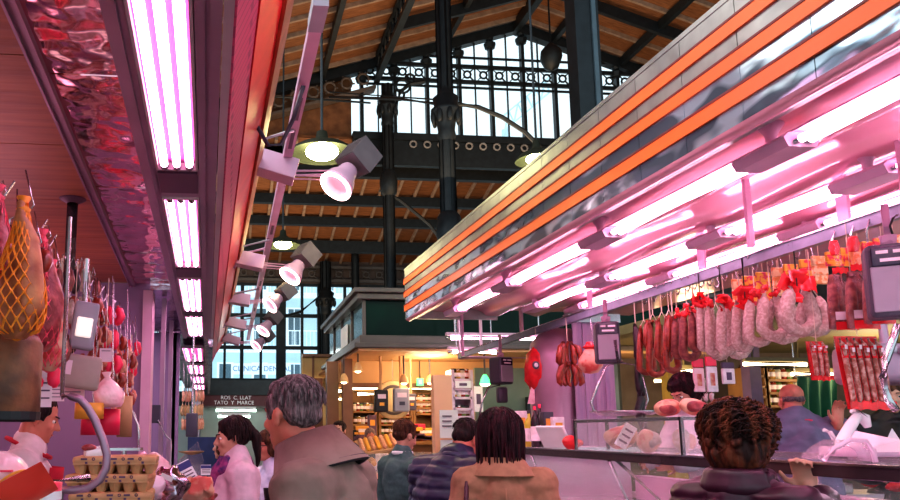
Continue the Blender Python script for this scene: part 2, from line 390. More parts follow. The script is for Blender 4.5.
# ---- columns
def column(px, Y, r, ztop, zcap, label, zring=None, base=0.):
    p = at(px, 150, Y); x = p.x
    t = thing('iron_column', (x,Y,base), label, 'column')
    mb = MB().lathe([(r*1.6,0),(r*1.6,.25),(r*1.15,.4),(r*1.05,1.2),(r,zcap-.7),(r*1.0,ztop)], (x,Y,base), n=12)
    for k in range(8):
        a = 2*PI*k/8; mb.cyl((x+r*math.cos(a),Y+r*math.sin(a),.5),(x+r*.95*math.cos(a),Y+r*.95*math.sin(a),ztop),r*.16,n=5)
    mb.build('shaft', 'iron', t, True)
    c = MB().lathe([(r,-.62),(r*1.25,-.5),(r*1.1,-.4),(r*1.3,-.2),(r*1.9,-.02),(r*2.0,.04),(r*1.5,.1),(r*1.7,.28),(r*1.1,.36),(r,.5)], (x,Y,zcap), n=16)
    for k in range(8):
        a = 2*PI*k/8; c.ell((x+r*1.7*math.cos(a),Y+r*1.7*math.sin(a),zcap-.12),(r*.4,r*.4,.16),n=8,m=6)
    c.build('capital', 'iron', t, True)
    if zring:
        q = MB().lathe([(r,-.4),(r*1.5,-.3),(r*1.7,0),(r*1.5,.3),(r,.4)], (x,Y,zring), n=14); q.build('collar', 'iron', t, True)
    return t, x
Yc = 14.0
t, xc = column(447, Yc, .15, 11.6, at(447,112,Yc).z, 'thick black iron column with leafy capital in front of the gable window', at(447,232,Yc).z)
mb = MB(); a0 = at(456,104,Yc)
mb.tube([at(456,104,Yc), at(478,107,Yc), at(502,117,Yc), at(525,132,Yc), at(545,152,Yc)], .045, 6)
mb.tube([at(438,104,Yc), at(400,99,Yc+2), at(330,97,Yc+6)], .04, 6)
mb.build('brace', 'iron', t)
t.name = 'iron_column'
t, x2 = column(388, YG-.6, .16, 12.0, at(388,116,YG).z, 'black iron column left of the gable window with scrolled bracket', at(388,190,YG).z)
mb = MB()
mb.tube([at(396,108,YG-.6), at(400,92,YG-.6), at(410,84,YG-.6), at(424,82,YG-.6)], .06, 6)
for q in ((403,86,.22),(399,95,.16),(410,79,.15)): ringm(mb, at(q[0],q[1],YG-.6), q[2], .04)
mb.tube([at(380,190,YG-.6), at(400,200,YG-.6), at(430,225,YG-.6), at(448,250,YG-.6)], .05, 6)
mb.build('brace', 'iron', t)
t, x3 = column(354, YO-1, .14, at(354,150,YO-1).z, at(354,205,YO-1).z, 'slim black iron column under the far aisle roof')
t, x4 = column(325, YO-.6, .2, at(325,262,YO-.6).z, at(325,300,YO-.6).z, 'black column with stepped capital dividing the far windows')
mb = MB(); mb.tube([at(320,296,YO-.7), at(300,312,YO-.7), at(280,318,YO-.7), at(262,319,YO-.7)], .06, 6); mb.build('brace', 'iron', t)
Yp = 9.6; p = at(584,60,Yp)
t = thing('square_pillar', (p.x,Yp,0), 'large square black steel pillar rising behind the striped canopy', 'pillar')
MB().bb((p.x-.17,Yp-.15,0),(p.x+.17,Yp+.15,12.5)).build('shaft', 'iron', t)
MB().bb((p.x+.06,Yp-.18,0),(p.x+.12,Yp-.15,12.5)).build('edge_strip', mat('edge',(.08,.12,.15),.4), t)
# hanging lantern at the gable
p = at(551,55,YG-2); t = thing('hanging_lantern', p, 'dark hanging lantern in front of the gable window', 'lantern')
MB().cyl(p+V((0,0,.3)), (p.x,p.y,rz(p.x)-.1), .025, n=5).build('cable', 'iron', t)
MB().lathe([(.0,-.5),(.2,-.4),(.32,-.1),(.3,.1),(.18,.25),(.06,.36)], p, n=10).build('body', 'iron', t, True)
# overhead cables
mb = MB(); mb.tube([at(225,95,16), at(300,98,17), at(370,103,20)], .03, 5); mb.tube([at(330,92,18), at(440,100,14)], .02, 5)
tag(mb.build('tie_cable', 'iron'), 'thin dark tie cables strung across the hall above the lamps', 'cable')
# ---- pendant lamps
def pendant(px, py, Y, R, label):
    p = at(px, py, Y); t = thing('pendant_lamp', p, label, 'lamp', 'wide yellow pendant lamps over the aisle')
    MB().lathe([(R*1.0,-.0),(R*.96,.025),(R*.75,.065),(R*.4,.10),(R*.2,.13),(R*.16,.2),(.01,.22)], p, n=28).build('lamp_shade', mat('shade',(.02,.022,.015),.6,0,spec=.2), t, True)
    MB().ell(p+V((0,0,.02)), (R*.5,R*.5,R*.24)).build('bulb', 'lamp_yellow', t, True)
    MB().cyl(p+V((0,0,.2)), (p.x,Y,p.z+8), .012, n=6).build('cord', 'iron', t)
    l = bpy.data.lights.new('pendant_light', 'POINT'); l.energy = 16; l.color = (1,.9,.45); l.shadow_soft_size = .15
    lo = bpy.data.objects.new('pendant_light', l); lo.location = p+V((0,0,-.2)); col.objects.link(lo)
pendant(322,154,6.3,.29,'yellow glowing pendant lamp right behind the nearest pink spotlight')
pendant(283,246,9.5,.23,'yellow glowing pendant lamp above the second pink spotlight')
pendant(537,161,6.6,.20,'bright yellow pendant lamp half hidden by the canopy edge')
# ================================================================== LEFT STALL
def LX(x, Y): return x - .027*(Y-1.5)          # the left row of stalls runs slightly askew of the aisle
def skew(mb):
    for v in mb.v: v.x -= .027*(v.y-1.5)
    return mb
dm('wood_ceil', (.50,.17,.085), .45, 0, c2=(.36,.11,.06), scale=3, stretch=(1,9,1), c2pos=(.35,.65), bump=.15)
dm('mirror', (.85,.42,.48), .10, 1., .10, 6, bump=1.6, bscale=5)
dm('mirror2', (.60,.45,.55), .16, 1., .15, 5, bump=1., bscale=7)
dm('silver', (.60,.46,.50), .4, .2, .08, 3)
dm('brick_pink', (.50,.05,.14), .7, 0, c2=(.28,.025,.09), kind='brick', scale=4, coord='Object')
dm('red_paint', (.75,.02,.03), .4, 0, .1, 4)
dm('rust_rail', (.42,.13,.06), .5, .3, .2, 5)
dm('pink_metal', (.62,.36,.50), .45, .2, .06, 5)
ZC = 2.55
# wooden plank ceiling with seams
skew_mb = MB(); y = -.6
while y < 4.9:
    skew_mb.bb((-3.4, y, ZC+.001), (-.44, min(y+.62, 4.9)-.006, ZC+.05)); y += .62
ob = struct('ceiling', skew(skew_mb), 'wood_ceil')
struct('wall_back_stall', skew(MB().bb((-3.4, 4.9, 0), (-.42, 5.0, 2.55))), 'purple_wall')
struct('wall_side_stall', MB().bb((-3.5, -.6, 0), (-3.4, 5.0, 2.6)), 'purple_wall')
tag(MB().bb((LX(-.44,4.9)-.02, 4.86, 0), (LX(-.44,4.9)+.04, 5.02, 2.5)).build('corner_post', 'pink_metal'), 'shiny steel corner post at the end of the purple stall wall', 'post')
for k, (z, l) in enumerate(((2.05,'upper'),(1.72,'lower'))):
    pass
# ceiling channel rail
def sk2(mb):
    for v in mb.v: v.x -= .042*(v.y-1.62)
    return mb
mb = MB().bb((-.506,-.6,ZC-.02),(-.472,4.88,ZC)); mb.bb((-.506,-.6,ZC-.03),(-.499,4.88,ZC-.02)); mb.bb((-.480,-.6,ZC-.03),(-.472,4.88,ZC-.02))
tag(sk2(mb).build('ceiling_rail', 'mauve_metal'), 'long mauve metal channel rail edging the wood plank ceiling', 'rail')
t = thing('mirror_ceiling_panel', (-.3,2,ZC), 'wavy mirrored ceiling strip between the plank ceiling and pink light trough', 'ceiling panel')
a = sk2(MB().bb((-.472,-.6,ZC-.008),(-.2,.9,ZC-.002))); a.build('mirror_sheet', 'mirror', t)
for ya, yb in ((.91,1.95),(1.96,2.9),(2.91,4.0),(4.01,4.86)): sk2(MB().bb((-.472,ya,ZC-.008),(-.2,yb,ZC-.002))).build('mirror_sheet', 'mirror', t)
t = thing('mirror_ceiling_panel', (-.3,6,ZC-.03), 'grey reflective ceiling slab with seam beyond the plank ceiling', 'ceiling panel')
skew(MB().bb((-.62,4.9,ZC-.04),(-.25,6.1,ZC))).build('mirror_sheet', 'mirror2', t); skew(MB().bb((-.6,6.12,ZC-.04),(-.25,7.0,ZC))).build('mirror_sheet', 'mirror2', t)
# light trough
zt = 2.45
t = thing('light_trough', (-.14,3.5,zt), 'long mauve metal light trough over the left counter', 'light housing')
mb = MB().bb((-.270,-.6,zt-.0),(-.240,7.0,zt+.12)); mb.bb((-.240,-.6,zt+.012),(-.225,7.0,zt+.12)); mb.bb((-.225,-.6,zt+.06),(-.08,7.0,zt+.12))
mb.bb((-.082,-.6,zt+.004),(-.06,7.0,zt+.12)); mb.bb((-.06,-.6,zt+.014),(-.05,7.0,zt+.12)); mb.bb((-.05,-.6,zt),(-.024,7.0,zt+.12))
for ya, yb in ((-.3,-.05),(2.44,2.75),(3.95,4.25),(5.43,5.67),(6.85,7.0)): mb.bb((-.23,ya,zt+.012),(-.075,yb,zt+.03))
skew(mb).build('housing', 'mauve_metal', t)
for ya, yb in ((2.47,2.68),(3.99,4.2),(5.47,5.63)): skew(MB().bb((-.22,ya,zt+.004),(-.088,yb,zt+.014))).build('dark_cover', 'mauve_dark', t)
def tray(xa, xb, ya, yb, z, label, nt=3, grp=None, em='tray_tube', sk=True):
    f = skew if sk else (lambda m: m)
    t = thing('ceiling_light', (LX((xa+xb)/2,(ya+yb)/2) if sk else (xa+xb)/2,(ya+yb)/2,z), label, 'light fixture', grp)
    f(MB().bb((xa,ya,z+.028),(xb,yb,z+.034))).build('reflector', 'tray_back', t)
    mb = MB().bb((xa-.008,ya-.01,z+.004),(xa,yb+.01,z+.034)); mb.bb((xb,ya-.01,z+.004),(xb+.008,yb+.01,z+.034)); mb.bb((xa,ya-.01,z+.004),(xb,ya,z+.034)); mb.bb((xa,yb,z+.004),(xb,yb+.01,z+.034))
    f(mb).build('frame', 'silver', t)
    for k in range(nt):
        x = xa+(xb-xa)*(k+.5)/nt; r = min(.0125, (xb-xa)/nt*.31)
        f(MB().cyl((x,ya+.03,z+.012),(x,yb-.03,z+.012),r,n=8)).build('tube', em, t, True)
        f(MB().cyl((x,ya,z+.012),(x,ya+.03,z+.012),r*1.05,n=8)).build('tube_cap', 'steel', t, True); f(MB().cyl((x,yb-.03,z+.012),(x,yb,z+.012),r*1.05,n=8)).build('tube_cap', 'steel', t, True)
for k, (ya, yb) in enumerate(((1.0,2.43),(2.76,3.94),(4.26,5.42),(5.68,6.84))):
    tray(-.214, -.093, ya, yb, zt, ['nearest long','second','third','fourth and furthest'][k]+' pink light panel of the left trough', grp='pink light panels of the left trough')
# next stalls along the left
t = thing('light_canopy', (-.3,12,2.4), 'white reflective canopy underside of the further left stalls', 'canopy')
skew(MB().bb((-.5,7.05,2.5),(.0,16,2.56)).bb((-.04,7.05,2.38),(.0,16,2.56))).build('underside', 'mirror2', t)
for k in range(4): tray(-.30, -.10, 7.6+k*2.0, 9.0+k*2.0, 2.42, ['first','second','third','last'][k]+' small light panel beyond the left trough', grp='small light panels of the further stalls')
# leaning signboard fascia above trough
for nm, mt, pts, lab in (
    ('silver_fascia','silver',[(-.022,2.45),(.010,2.9),(.02,2.9),(.0,2.45)],'silver metal fascia strip right of the light trough'),
    ('pink_brick_panel','brick_pink',[(.012,2.9),(.108,3.12),(.125,3.12),(.03,2.9)],'magenta brick patterned strip above the silver fascia'),
    ('red_fascia','red_paint',[(.108,3.1),(.215,3.3),(.235,3.29),(.12,3.09)],'bright red fascia board of the left stall'),
    ('rust_rail','rust_rail',[(.215,3.28),(.262,3.40),(.29,3.39),(.24,3.26)],'orange brown rail along the top of the red fascia')):
    mb = MB(); k = len(pts)
    mb.prism([(x,z) for x,z in pts], -.3, 14.5)
    tag(skew(mb).build(nm, mt), lab, 'fascia')
# spotlight bar
b0_ = onz(319,3,3.42); zb = 3.42; xb = .37
t = thing('spotlight_bar', (xb,8,zb), 'long pink metal bar carrying the row of spotlights', 'bar')
MB().bb((xb-.03,b0_.y,zb-.02),(xb+.03,15,zb+.03)).build('channel', 'pink_metal', t)
MB().bb((xb-.034,b0_.y-.02,zb-.024),(xb+.034,b0_.y+.2,zb+.034)).build('end_cap', 'grey_plastic', t)
for y in (3.9,4.35,6.5,9,11): MB().bb((xb-.012,y,zb-.023),(xb+.012,y+.3,zb-.019)).build('slot', 'mauve_dark', t)
for y in (4.35,7,9.5,12): MB().cyl((LX(.16,y),y,zb-.12),(xb,y,zb-.02),.012,n=6).build('bracket', 'steel_worn', t)
mb = MB(); mb.tube([(LX(.14,4),3.6,3.5),(LX(.16,4),3.9,3.3),(.2,4.0,3.16),(.27,4.0,3.17),(.33,3.9,3.28),(.37,3.75,3.4)],.012,6)
tag(mb.build('power_cable', 'dark_plastic', None, True), 'dark looping cable between the red fascia and the spotlight bar', 'cable')
def spot(px0, py0, px1, py1, Y, lens, hs, label, lit=True):
    """ballast box from px0 to px1, lamp head at lens and finned sink at hs, all at depth Y"""
    A, B = at(px0,py0,Y), at(px1,py1,Y); s = 760/Y; Q = 1.15
    L0 = at(lens[0],lens[1],Y-.06); H0 = at(hs[0],hs[1],Y+.05)
    t = thing('spotlight', A, label, 'spotlight', 'pink spotlights on the long bar')
    d = (B-A).normalized(); z = V((0,0,1)); yv = z.cross(d).normalized(); zz = d.cross(yv)
    Rm = Matrix((d,yv,zz)).transposed(); L = (B-A).length
    MB().box((A+B)/2, (L,.18,.14), Rm).build('ballast_box', 'pink_metal', t, bevel=.006)
    MB().box(A+V((.0,0,.0)), (.04,.05,.2), Rm).cyl(A+V((0.05,0,.04)),V((xb,Y,zb)),.015,n=6).build('mount', 'pink_metal', t)
    ax = (H0-L0).normalized(); C = L0+ax*.13
    for k in (-1,1):
        mb = MB(); mb.cyl(B+yv*.04*k, C+yv*.07*k, .008, n=6); mb.cyl(B+yv*.04*k-zz*.03, C+yv*.07*k-zz*.02, .006, n=6); mb.build('arm', 'pink_metal', t)
    h = MB().lathe([(q_[0]*Q,q_[1]*Q) for q_ in ((.0,.015),(.085,.01),(.098,0),(.10,.02),(.088,.06),(.065,.10),(.058,.14),(.05,.16),(0,.16))], L0, ax, 24); h.build('lamp_head', 'pink_metal', t, True)
    MB().lathe([(.09,.0),(.118,-.004),(.118,-.010),(.09,-.008),(.09,0)], L0, ax, 24).build('lens_ring', 'lens_glow', t, True)
    MB().lathe([(.0,.004),(.09,.0),(.09,-.003),(0,.002)], L0, ax, 20).build('lens', 'lens_core', t, True)
    x, y, dd = frame(ax); Rh = Matrix((x,y,dd)).transposed(); c = L0+ax*.30
    mb = MB()
    for k in range(11): mb.box(c+x*(-.10+.020*k), (.006,.19,.18), Rh)
    mb.box(c-ax*.085,(.2,.17,.012),Rh); mb.box(c+ax*.085,(.2,.17,.01),Rh); mb.build('heat_sink', mat('sink',(.16,.12,.13),.5,.3), t)
spot(246,158,296,173,4.9,(336,186),(364,152),'nearest and largest pink spotlight with finned back over the aisle')
spot(236,258,264,264,7.4,(290,276),(310,251),'second pink spotlight from the front, under a pendant lamp')
spot(226,297,250,301,9.6,(270,305),(290,288),'third pink spotlight from the front')
spot(225,321,246,326,11.6,(263,331),(276,314),'fourth pink spotlight from the front')
spot(223,337,240,342,13.4,(256,346),(268,335),'furthest and smallest pink spotlight on the bar')
# ---- hanging goods rail and hooks
dm('net_orange', (.95,.30,.03), .5, 0, .15, 20)
dm('net_pink', (.85,.10,.16), .5, 0, .2, 20)
dm('ham', (.28,.07,.03), .45, 0, c2=(.62,.26,.11), scale=16, c2pos=(.35,.65), bump=.3)
dm('ham_fat', (.78,.42,.30), .4, 0, c2=(.65,.10,.08), scale=14, c2pos=(.45,.6), bump=.3)
dm('dark_meat', (.22,.02,.03), .35, 0, c2=(.6,.12,.12), scale=22, c2pos=(.45,.7), bump=.4)
dm('red_plastic', (.80,.03,.04), .2, 0, .2, 12, bump=.4, bscale=20)
dm('pink_plastic', (.88,.42,.50), .2, 0, c2=(.95,.65,.70), scale=12, bump=.6, bscale=18)
dm('chorizo', (.20,.018,.012), .3, 0, c2=(.38,.05,.025), scale=40, c2pos=(.3,.7), bump=.2, coat=.3)
dm('chorizo_pale', (.62,.22,.14), .4, 0, c2=(.75,.40,.28), scale=40, bump=.2)
dm('salami_white', (.46,.33,.29), .65, 0, c2=(.62,.50,.46), scale=70, c2pos=(.45,.62), bump=.3)
dm('salami_dark', (.16,.03,.035), .4, 0, c2=(.34,.10,.08), scale=40, bump=.3)
dm('black_sausage', (.03,.012,.02), .3, 0, .3, 20, bump=.2)
dm('string', (.75,.6,.5), .8)
dm('paper_pink', (.82,.62,.72), .7, 0, .03)
dm('paper_white', (.85,.80,.84), .7, 0, .03)
dm('orange_paper', (.85,.38,.06), .6, 0, .06)
dm('hot_red', (.85,.03,.10), .4, 0, .06)
dm('kraft', (.52,.30,.16), .8, 0, .1, 10)
dm('print_dark', (.12,.06,.12), .6)
dm('hair_black', (.02,.013,.016), .5, 0, .3, 60)
xr = -.66; zr = 2.22
t = thing('hanging_rail', (xr,2.8,zr), 'steel rail on posts carrying hams and sausages at the left stall', 'rail')
MB().cyl((xr-.05,.6,zr),(xr+.02,4.6,zr),.014).build('bar', 'steel', t, True)
MB().cyl((xr+.01,3.1,zr),(xr+.01,3.1,ZC),.022).build('post', 'steel', t, True)
MB().lathe([(.022,-.02),(.05,-.005),(.055,0)],(xr+.01,3.1,ZC)).build('flange','mauve_dark',t)
MB().cyl((xr-.02,.8,zr),(xr-.02,.8,ZC),.02).build('post', 'steel', t, True)
for k in range(15):
    y = 1.55+.2*k; x = xr-.02+.012*(k%2)
    MB().tube([(x,y,zr-.03),(x,y,zr+.03),(x+.03,y,zr+.045),(x+.05,y+.01,zr+.09)], .0035, 5).build('spike', 'steel', t)
def hook(t, p, ztop):
    p = V(p); MB().tube([p+V((0,0,-.01)), p+V((.012,0,-.025)), p+V((.024,0,-.012)), p+V((.014,0,.02)), V((p.x,p.y,ztop))], .0022, 6).build('hook', 'steel', t, True)
def profile_net(t, prof, c, m, nu=14, nv=16, wob=.0):
    c = V(c); zs = [h for r, h in prof]
    def rad(h):
        for (r0,h0),(r1,h1) in zip(prof, prof[1:]):
            if h0 <= h <= h1: return r0+(r1-r0)*(h-h0)/(h1-h0)
        return prof[-1][0]
    vs = []; fs = []
    for j in range(nv+1):
        h = zs[0]+(zs[-1]-zs[0])*j/nv; r = rad(h)*1.03+.002
        for k in range(nu):
            a = 2*PI*(k+.5*(j%2))/nu; vs.append(c+V((r*math.cos(a),r*math.sin(a),h)))
    edges = MB()
    for j in range(nv):
        for k in range(nu):
            k2 = (k + (1 if j%2 else -1)) % nu
            for q in (k, k2): edges.tube([vs[j*nu+k], vs[(j+1)*nu+q]], .0030, 4, cap=False)
    return edges.build('net', m, t)
def ham(px, pyt, pyb, Y, w, netm, label, meat='ham', ztop=None, netted=True):
    a = at(px,pyt,Y); b = at(px,pyb,Y); h = a.z-b.z; c = V((a.x, Y, b.z))
    t = thing('netted_ham' if netted else 'cured_ham', a, label, 'ham')
    prof = [(.0,0),(w*.45,h*.01),(w*.85,h*.08),(w,h*.22),(w*.92,h*.38),(w*.68,h*.55),(w*.42,h*.72),(w*.25,h*.86),(w*.14,h*.93),(w*.16,h*.97),(.004,h)]
    mb = MB().lathe(prof, c, n=22)
    for v in mb.v:
        n_ = noise.noise(v*9+V((px,0,0))); v += V((n_*.02, n_*.02, 0)); v.x += .012*math.sin((v.z-c.z)*9)
    mb.build('meat', meat, t, True)
    if netted: profile_net(t, prof, c+V((.0,0,0)), netm)
    MB().lathe([(w*.18,0),(w*.3,h*.03),(w*.12,h*.06),(w*.3,h*.12),(w*.02,h*.13)], c+V((0,0,h*.90)), n=10).build('knot', netm, t, True)
    hook(t, a+V((0,0,-.0)), (ztop or zr))
ham(-3,188,322,1.95,.075,'net_pink','pink netted ham cut off by the left picture edge','dark_meat')
ham(24,200,340,1.80,.060,'net_orange','ham in bright orange net with orange knot at the top left','ham')
ham(43,232,352,2.3,.06,'net_pink','ham in crimson net beside the orange netted one','dark_meat')
ham(53,262,372,2.45,.05,'net_pink','narrow red cured piece in net left of the sausages','ham_fat')
# hanging log under the hams
p = at(9,420,1.95); q = at(9,336,1.95)
t = thing('mortadella_log', q, 'thick brown sausage log hanging below the netted hams', 'sausage')
MB().lathe([(0,0),(.06,.003),(.072,.02),(.072,(q-p).z-.02),(.06,(q-p).z),(0,(q-p).z)], p, n=20).build('log', mat('log',(.30,.11,.05),.5,0,c2=(.13,.05,.03),scale=14,bump=.4), t, True)
MB().lathe([(.073,0),(.074,.02),(.06,-.004)], p, n=20).build('end_band', 'black', t)
hook(t, q, zr)
def strand(px, pyt, pyb, Y, n, r, m, label, rows=2, zt=None, band=None, group=None):
    a = at(px,pyt,Y); b = at(px,pyb,Y); h = a.z-b.z
    t = thing('sausage_string', a, label, 'sausages', group)
    for k in range(rows):
        ox = (k-(rows-1)/2)*r*1.9; L = h/n
        for j in range(n):
            z1 = a.z-.02-j*L; pts = [V((a.x+ox+.004*math.sin(j*2+k), Y+.01*(k%2), z1)), V((a.x+ox*1.3+.012*(-1)**j, Y+.01*(k%2), z1-L*.5)), V((a.x+ox, Y+.01*(k%2), z1-L*.92))]
            pp = [pts[0].lerp(pts[1],.12)]+[pts[0].lerp(pts[1],.45), pts[1], pts[1].lerp(pts[2],.55), pts[1].lerp(pts[2],.9)]
            MB().tube(pp, [r*.4,r*.95,r,r*.95,r*.4], 10).build('sausage', m if isinstance(m,str) else m[j%len(m)], t, True)
    MB().tube([a, V((a.x,Y,a.z-h))], .003, 5).build('string', 'string', t)
    hook(t, a, zt or zr)
    return t
strand(62,258,362,2.7,3,.016,('salami_dark','salami_white'),'dark and white sausage string beside the left stall scale')
strand(70,262,352,2.85,3,.014,('black_sausage','salami_white'),'black and white ringed sausage string left of the scale')
strand(84,290,312,3.0,1,.02,'chorizo','short red chorizos hanging just above the left scale',3)
strand(99,318,385,3.15,3,.014,'chorizo','red sausage string right of the left stall scale',2)
strand(104,322,385,3.25,3,.013,'chorizo_pale','pale orange sausage string above the pink plastic bag',2)
strand(118,352,412,3.7,3,.014,'chorizo_pale','brownish string of thin sausages left of the darker one',2)
strand(128,348,405,3.9,3,.016,'chorizo','dark red sausage string nearest the stall corner post',2)
strand(134,352,400,4.1,3,.012,'ham_fat','pale speckled sausage string against the corner post',1)
for (px,a_,b_,Y_,n_,r_,m_,l_,rw) in ((33,238,300,2.15,2,.02,'chorizo','red sausage pair between the netted hams',2),(37,300,368,2.5,2,.026,'dark_meat','dark cured meat links under the crimson netted ham',2),(50,330,385,2.6,2,.022,'hot_red','bright red sausage links low beside the netted hams',2),(66,300,385,3.0,3,.02,'dark_meat','dark mottled links just left of the scale',2),(78,262,318,3.1,2,.018,'salami_white','pale ringed links above the scale',2),(90,272,320,3.3,2,.018,'salami_dark','dark links above the right side of the scale',2),(93,300,372,3.45,3,.018,'chorizo','long red links hanging behind the scale',3),(108,300,372,3.5,3,.02,'hot_red','bright red links right of the scale',3),(113,330,385,3.6,3,.018,'chorizo','short red links above the brown kraft roll',3),(123,340,412,4.0,4,.018,'ham_fat','marbled links in front of the purple wall',2),(132,335,375,4.3,2,.02,'hot_red','bright red links nearest the corner post',2)):
    strand(px,a_,b_,Y_,n_,r_,m_,l_,rw)
# left scale
p = at(84,326,2.75)
t = thing('hanging_scale', p, 'grey hanging scale with lit display at the left stall', 'scale')
Rz = Euler((0.05,.12,.25)).to_matrix()
MB().rbox(p,(.085,.07,.17),.012,Rz).build('body', 'grey_plastic', t, True)
MB().rbox(p+V((.008,-.04,-.01)),(.055,.012,.07),.006,Rz).build('display', mat('disp',(.8,.75,.7),.3,emit=.6,ecol=(1,.85,.8)), t)
MB().rbox(p+V((-.035,.03,-.16)),(.18,.12,.12),.015,Rz).build('lower_case', mat('case',(.42,.30,.28),.45), t, True)
MB().box(p+V((-.04,-.033,-.15)),(.02,.003,.05),Rz).build('sticker', 'paper_pink', t)
MB().cyl(p+V((0,0,.08)),(p.x,p.y,zr+.0),.01).build('hanger','steel',t)
# tags & papers
def paper(px,py,Y,w,h,m,label,zt,rot=0., cat='paper tag', lines=3):
    p = at(px,py,Y); t = thing('paper_tag', p, label, cat); R = Euler((0,0,rot)).to_matrix()
    MB().box(p,(w,.002,h),R).build('sheet', m, t)
    mb = MB()
    for k in range(lines): mb.box(p+V((0,-.002,h*(.3-.25*k))),(w*.7,.001,h*.05),R)
    mb.build('print','print_dark',t)
    MB().cyl(p+V((0,0,h/2)),(p.x,p.y,zt),.0015,n=4).build('string','string',t)
paper(45,392,2.6,.045,.10,'paper_pink','pinkish paper tag hanging in front of the butcher',zr)
paper(30,372,2.55,.11,.035,'paper_pink','wide pink paper label hanging beside the sausage log',zr)
paper(57,394,2.7,.05,.05,'paper_pink','small pale paper hanging right of the butcher',zr)
paper(72,388,2.8,.09,.07,'pink_plastic','crumpled pink plastic label under the scale',zr)
paper(106,355,3.1,.05,.055,'paper_pink','square pink price label among the sausages',zr,lines=1)
# plastic bag & paper rolls
def bag(px,pyt,pyb,Y,w,m,label,zt,knot=True,cat='bag'):
    a = at(px,pyt,Y); b = at(px,pyb,Y); h = a.z-b.z
    t = thing('plastic_bag', a, label, cat)
    mb = MB().lathe([(0,0),(w*.8,.0),(w,h*.15),(w*.95,h*.4),(w*.55,h*.7),(w*.15,h*.85),(w*.3,h),(0,h*.97)],V((a.x,Y,b.z)),n=20)
    for v in mb.v:
        n_ = noise.noise(v*14+V((px,0,0))); v += V((n_*w*.25,n_*w*.25,n_*w*.1))
    mb.build('pouch', m, t, True); hook(t, a, zt); return t
bag(109,372,407,3.05,.065,'pink_plastic','translucent pink plastic bag above the red paper rolls',zr)
def roll(px,pyt,pyb,Y,r,m,label):
    a = at(px,pyt,Y); b = at(px,pyb,Y); h = a.z-b.z
    t = thing('paper_roll', a, label, 'paper roll')
    MB().lathe([(r*.6,.01),(r,0),(r,h),(r*.7,h),(r*.3,h),(.0,h)],b,n=20).build('roll', m, t, True)
    MB().lathe([(0,.012),(r*.8,.012)],b,n=20).build('core', 'kraft', t)
    hook(t, a, zr)
roll(89,403,419,3.0,.055,'orange_paper','orange paper wrapped roll hanging behind the bent steel tube')
roll(92,409,435,3.1,.045,'hot_red','red paper roll hanging left of its neighbour of the same red')
roll(109,409,435,3.1,.042,'hot_red','second red paper roll hanging next to the brown one')
roll(124,396,437,3.35,.032,'kraft','brown kraft roll hanging right of the red rolls')
# ---- left counter
dm('counter_steel', (.50,.38,.46), .3, .7, .1, 6)
dm('glass', (.95,.9,.95), .03, alpha=.18, spec=.8)
dm('glass_mirror', (.8,.6,.75), .06, alpha=.45, spec=1.)
t = thing('counter', (-.6,3,0), 'steel market counter of the left meat stall', 'counter')
skew(MB().bb((-.66,.9,0),(-.22,4.8,1.02))).build('cabinet', 'counter_steel', t)
skew(MB().bb((-.68,.9,1.02),(-.20,4.8,1.06))).build('worktop', 'steel', t)
gl = MB(); gl.sheet((-.2,.9,1.0),(-.2,4.8,1.0),(-.2,4.8,1.18),(-.2,.9,1.18),.008); skew(gl).build('guard_glass', 'glass', t)
t = thing('counter', (-.6,9,0), 'long counter front of the stalls further down the left aisle', 'counter')
skew(MB().bb((-1.0,5.1,0),(-.12,15,1.0))).build('cabinet', 'counter_steel', t); skew(MB().bb((-1.0,5.1,1.0),(-.1,15,1.05))).build('worktop', 'steel', t)
skew(MB().sheet((-.1,5.1,1.05),(-.1,15,1.05),(-.22,15,1.42),(-.22,5.1,1.42),.008)).build('guard_glass', 'glass_mirror', t)
# egg trays
dm('egg_carton', (.62,.33,.17), .85, 0, .12, 12, bump=.3)
def eggtray(c, w, d, h, rz_, label):
    t = thing('egg_carton', c, label, 'egg carton', 'stacked cardboard egg cartons'); R = Euler((0,0,rz_)).to_matrix(); c = V(c)
    MB().box(c+V((0,0,h*.78)),(w,d,h*.44),R).build('lid','egg_carton',t,bevel=.01)
    mb = MB(); n = 6
    for i in range(n):
        for j in range(3):
            x = (i+.5)/n*w-w/2; y = (j+.5)/3*d-d/2
            q = c+R@V((x,y,0)); mb.lathe([(.0,0),(w/n*.3,.002),(w/n*.5,h*.5),(w/n*.5,h*.55)], q, n=8)
    mb.box(c+V((0,0,h*.6)),(w*.98,d*.98,h*.1),R).build('cup_base','egg_carton',t)
    for i in range(n-1):
        x = (i+.5)/n*w-w/2; MB().box(c+R@V((x+w/n*.5,-d/2-.001,h*.66)),(.008,.003,h*.12),R).build('latch_slot','print_dark',t)
    mb = MB()
    for x in (-.25,.1,.3): ringm(mb, c+R@V((x*w,-d/2-.002,h*.86)), h*.07, .0015); mb.box(c+R@V((x*w-.03,-d/2-.001,h*.86)),(.02,.002,.006),R)
    mb.build('print','print_dark',t)
zeg = at(112,457,2.57).z-4*.058
for k in range(4):
    eggtray(at(112+(-2,0,-1,1)[k],0,2.6)*0+V((at(112+(-2,-1,-3,2)[k],470,2.6).x, 2.68, zeg+k*.058)), .27,.22,.06, (-.05,.06,-.03,.05)[k], ['lowest','second lowest','second highest','topmost'][k]+' egg carton in the stack on the left counter')
tag(MB().bb((at(112,470,2.6).x-.13,2.56,1.06),(at(112,470,2.6).x+.13,2.8,zeg)).build('cardboard_box','kraft'), 'brown cardboard box under the egg cartons on the left counter','box')
p = at(96,449,2.62); t = thing('snack_packet', p, 'small red and white packet lying on top of the egg cartons', 'packet')
p.z = zeg+4*.058+.014
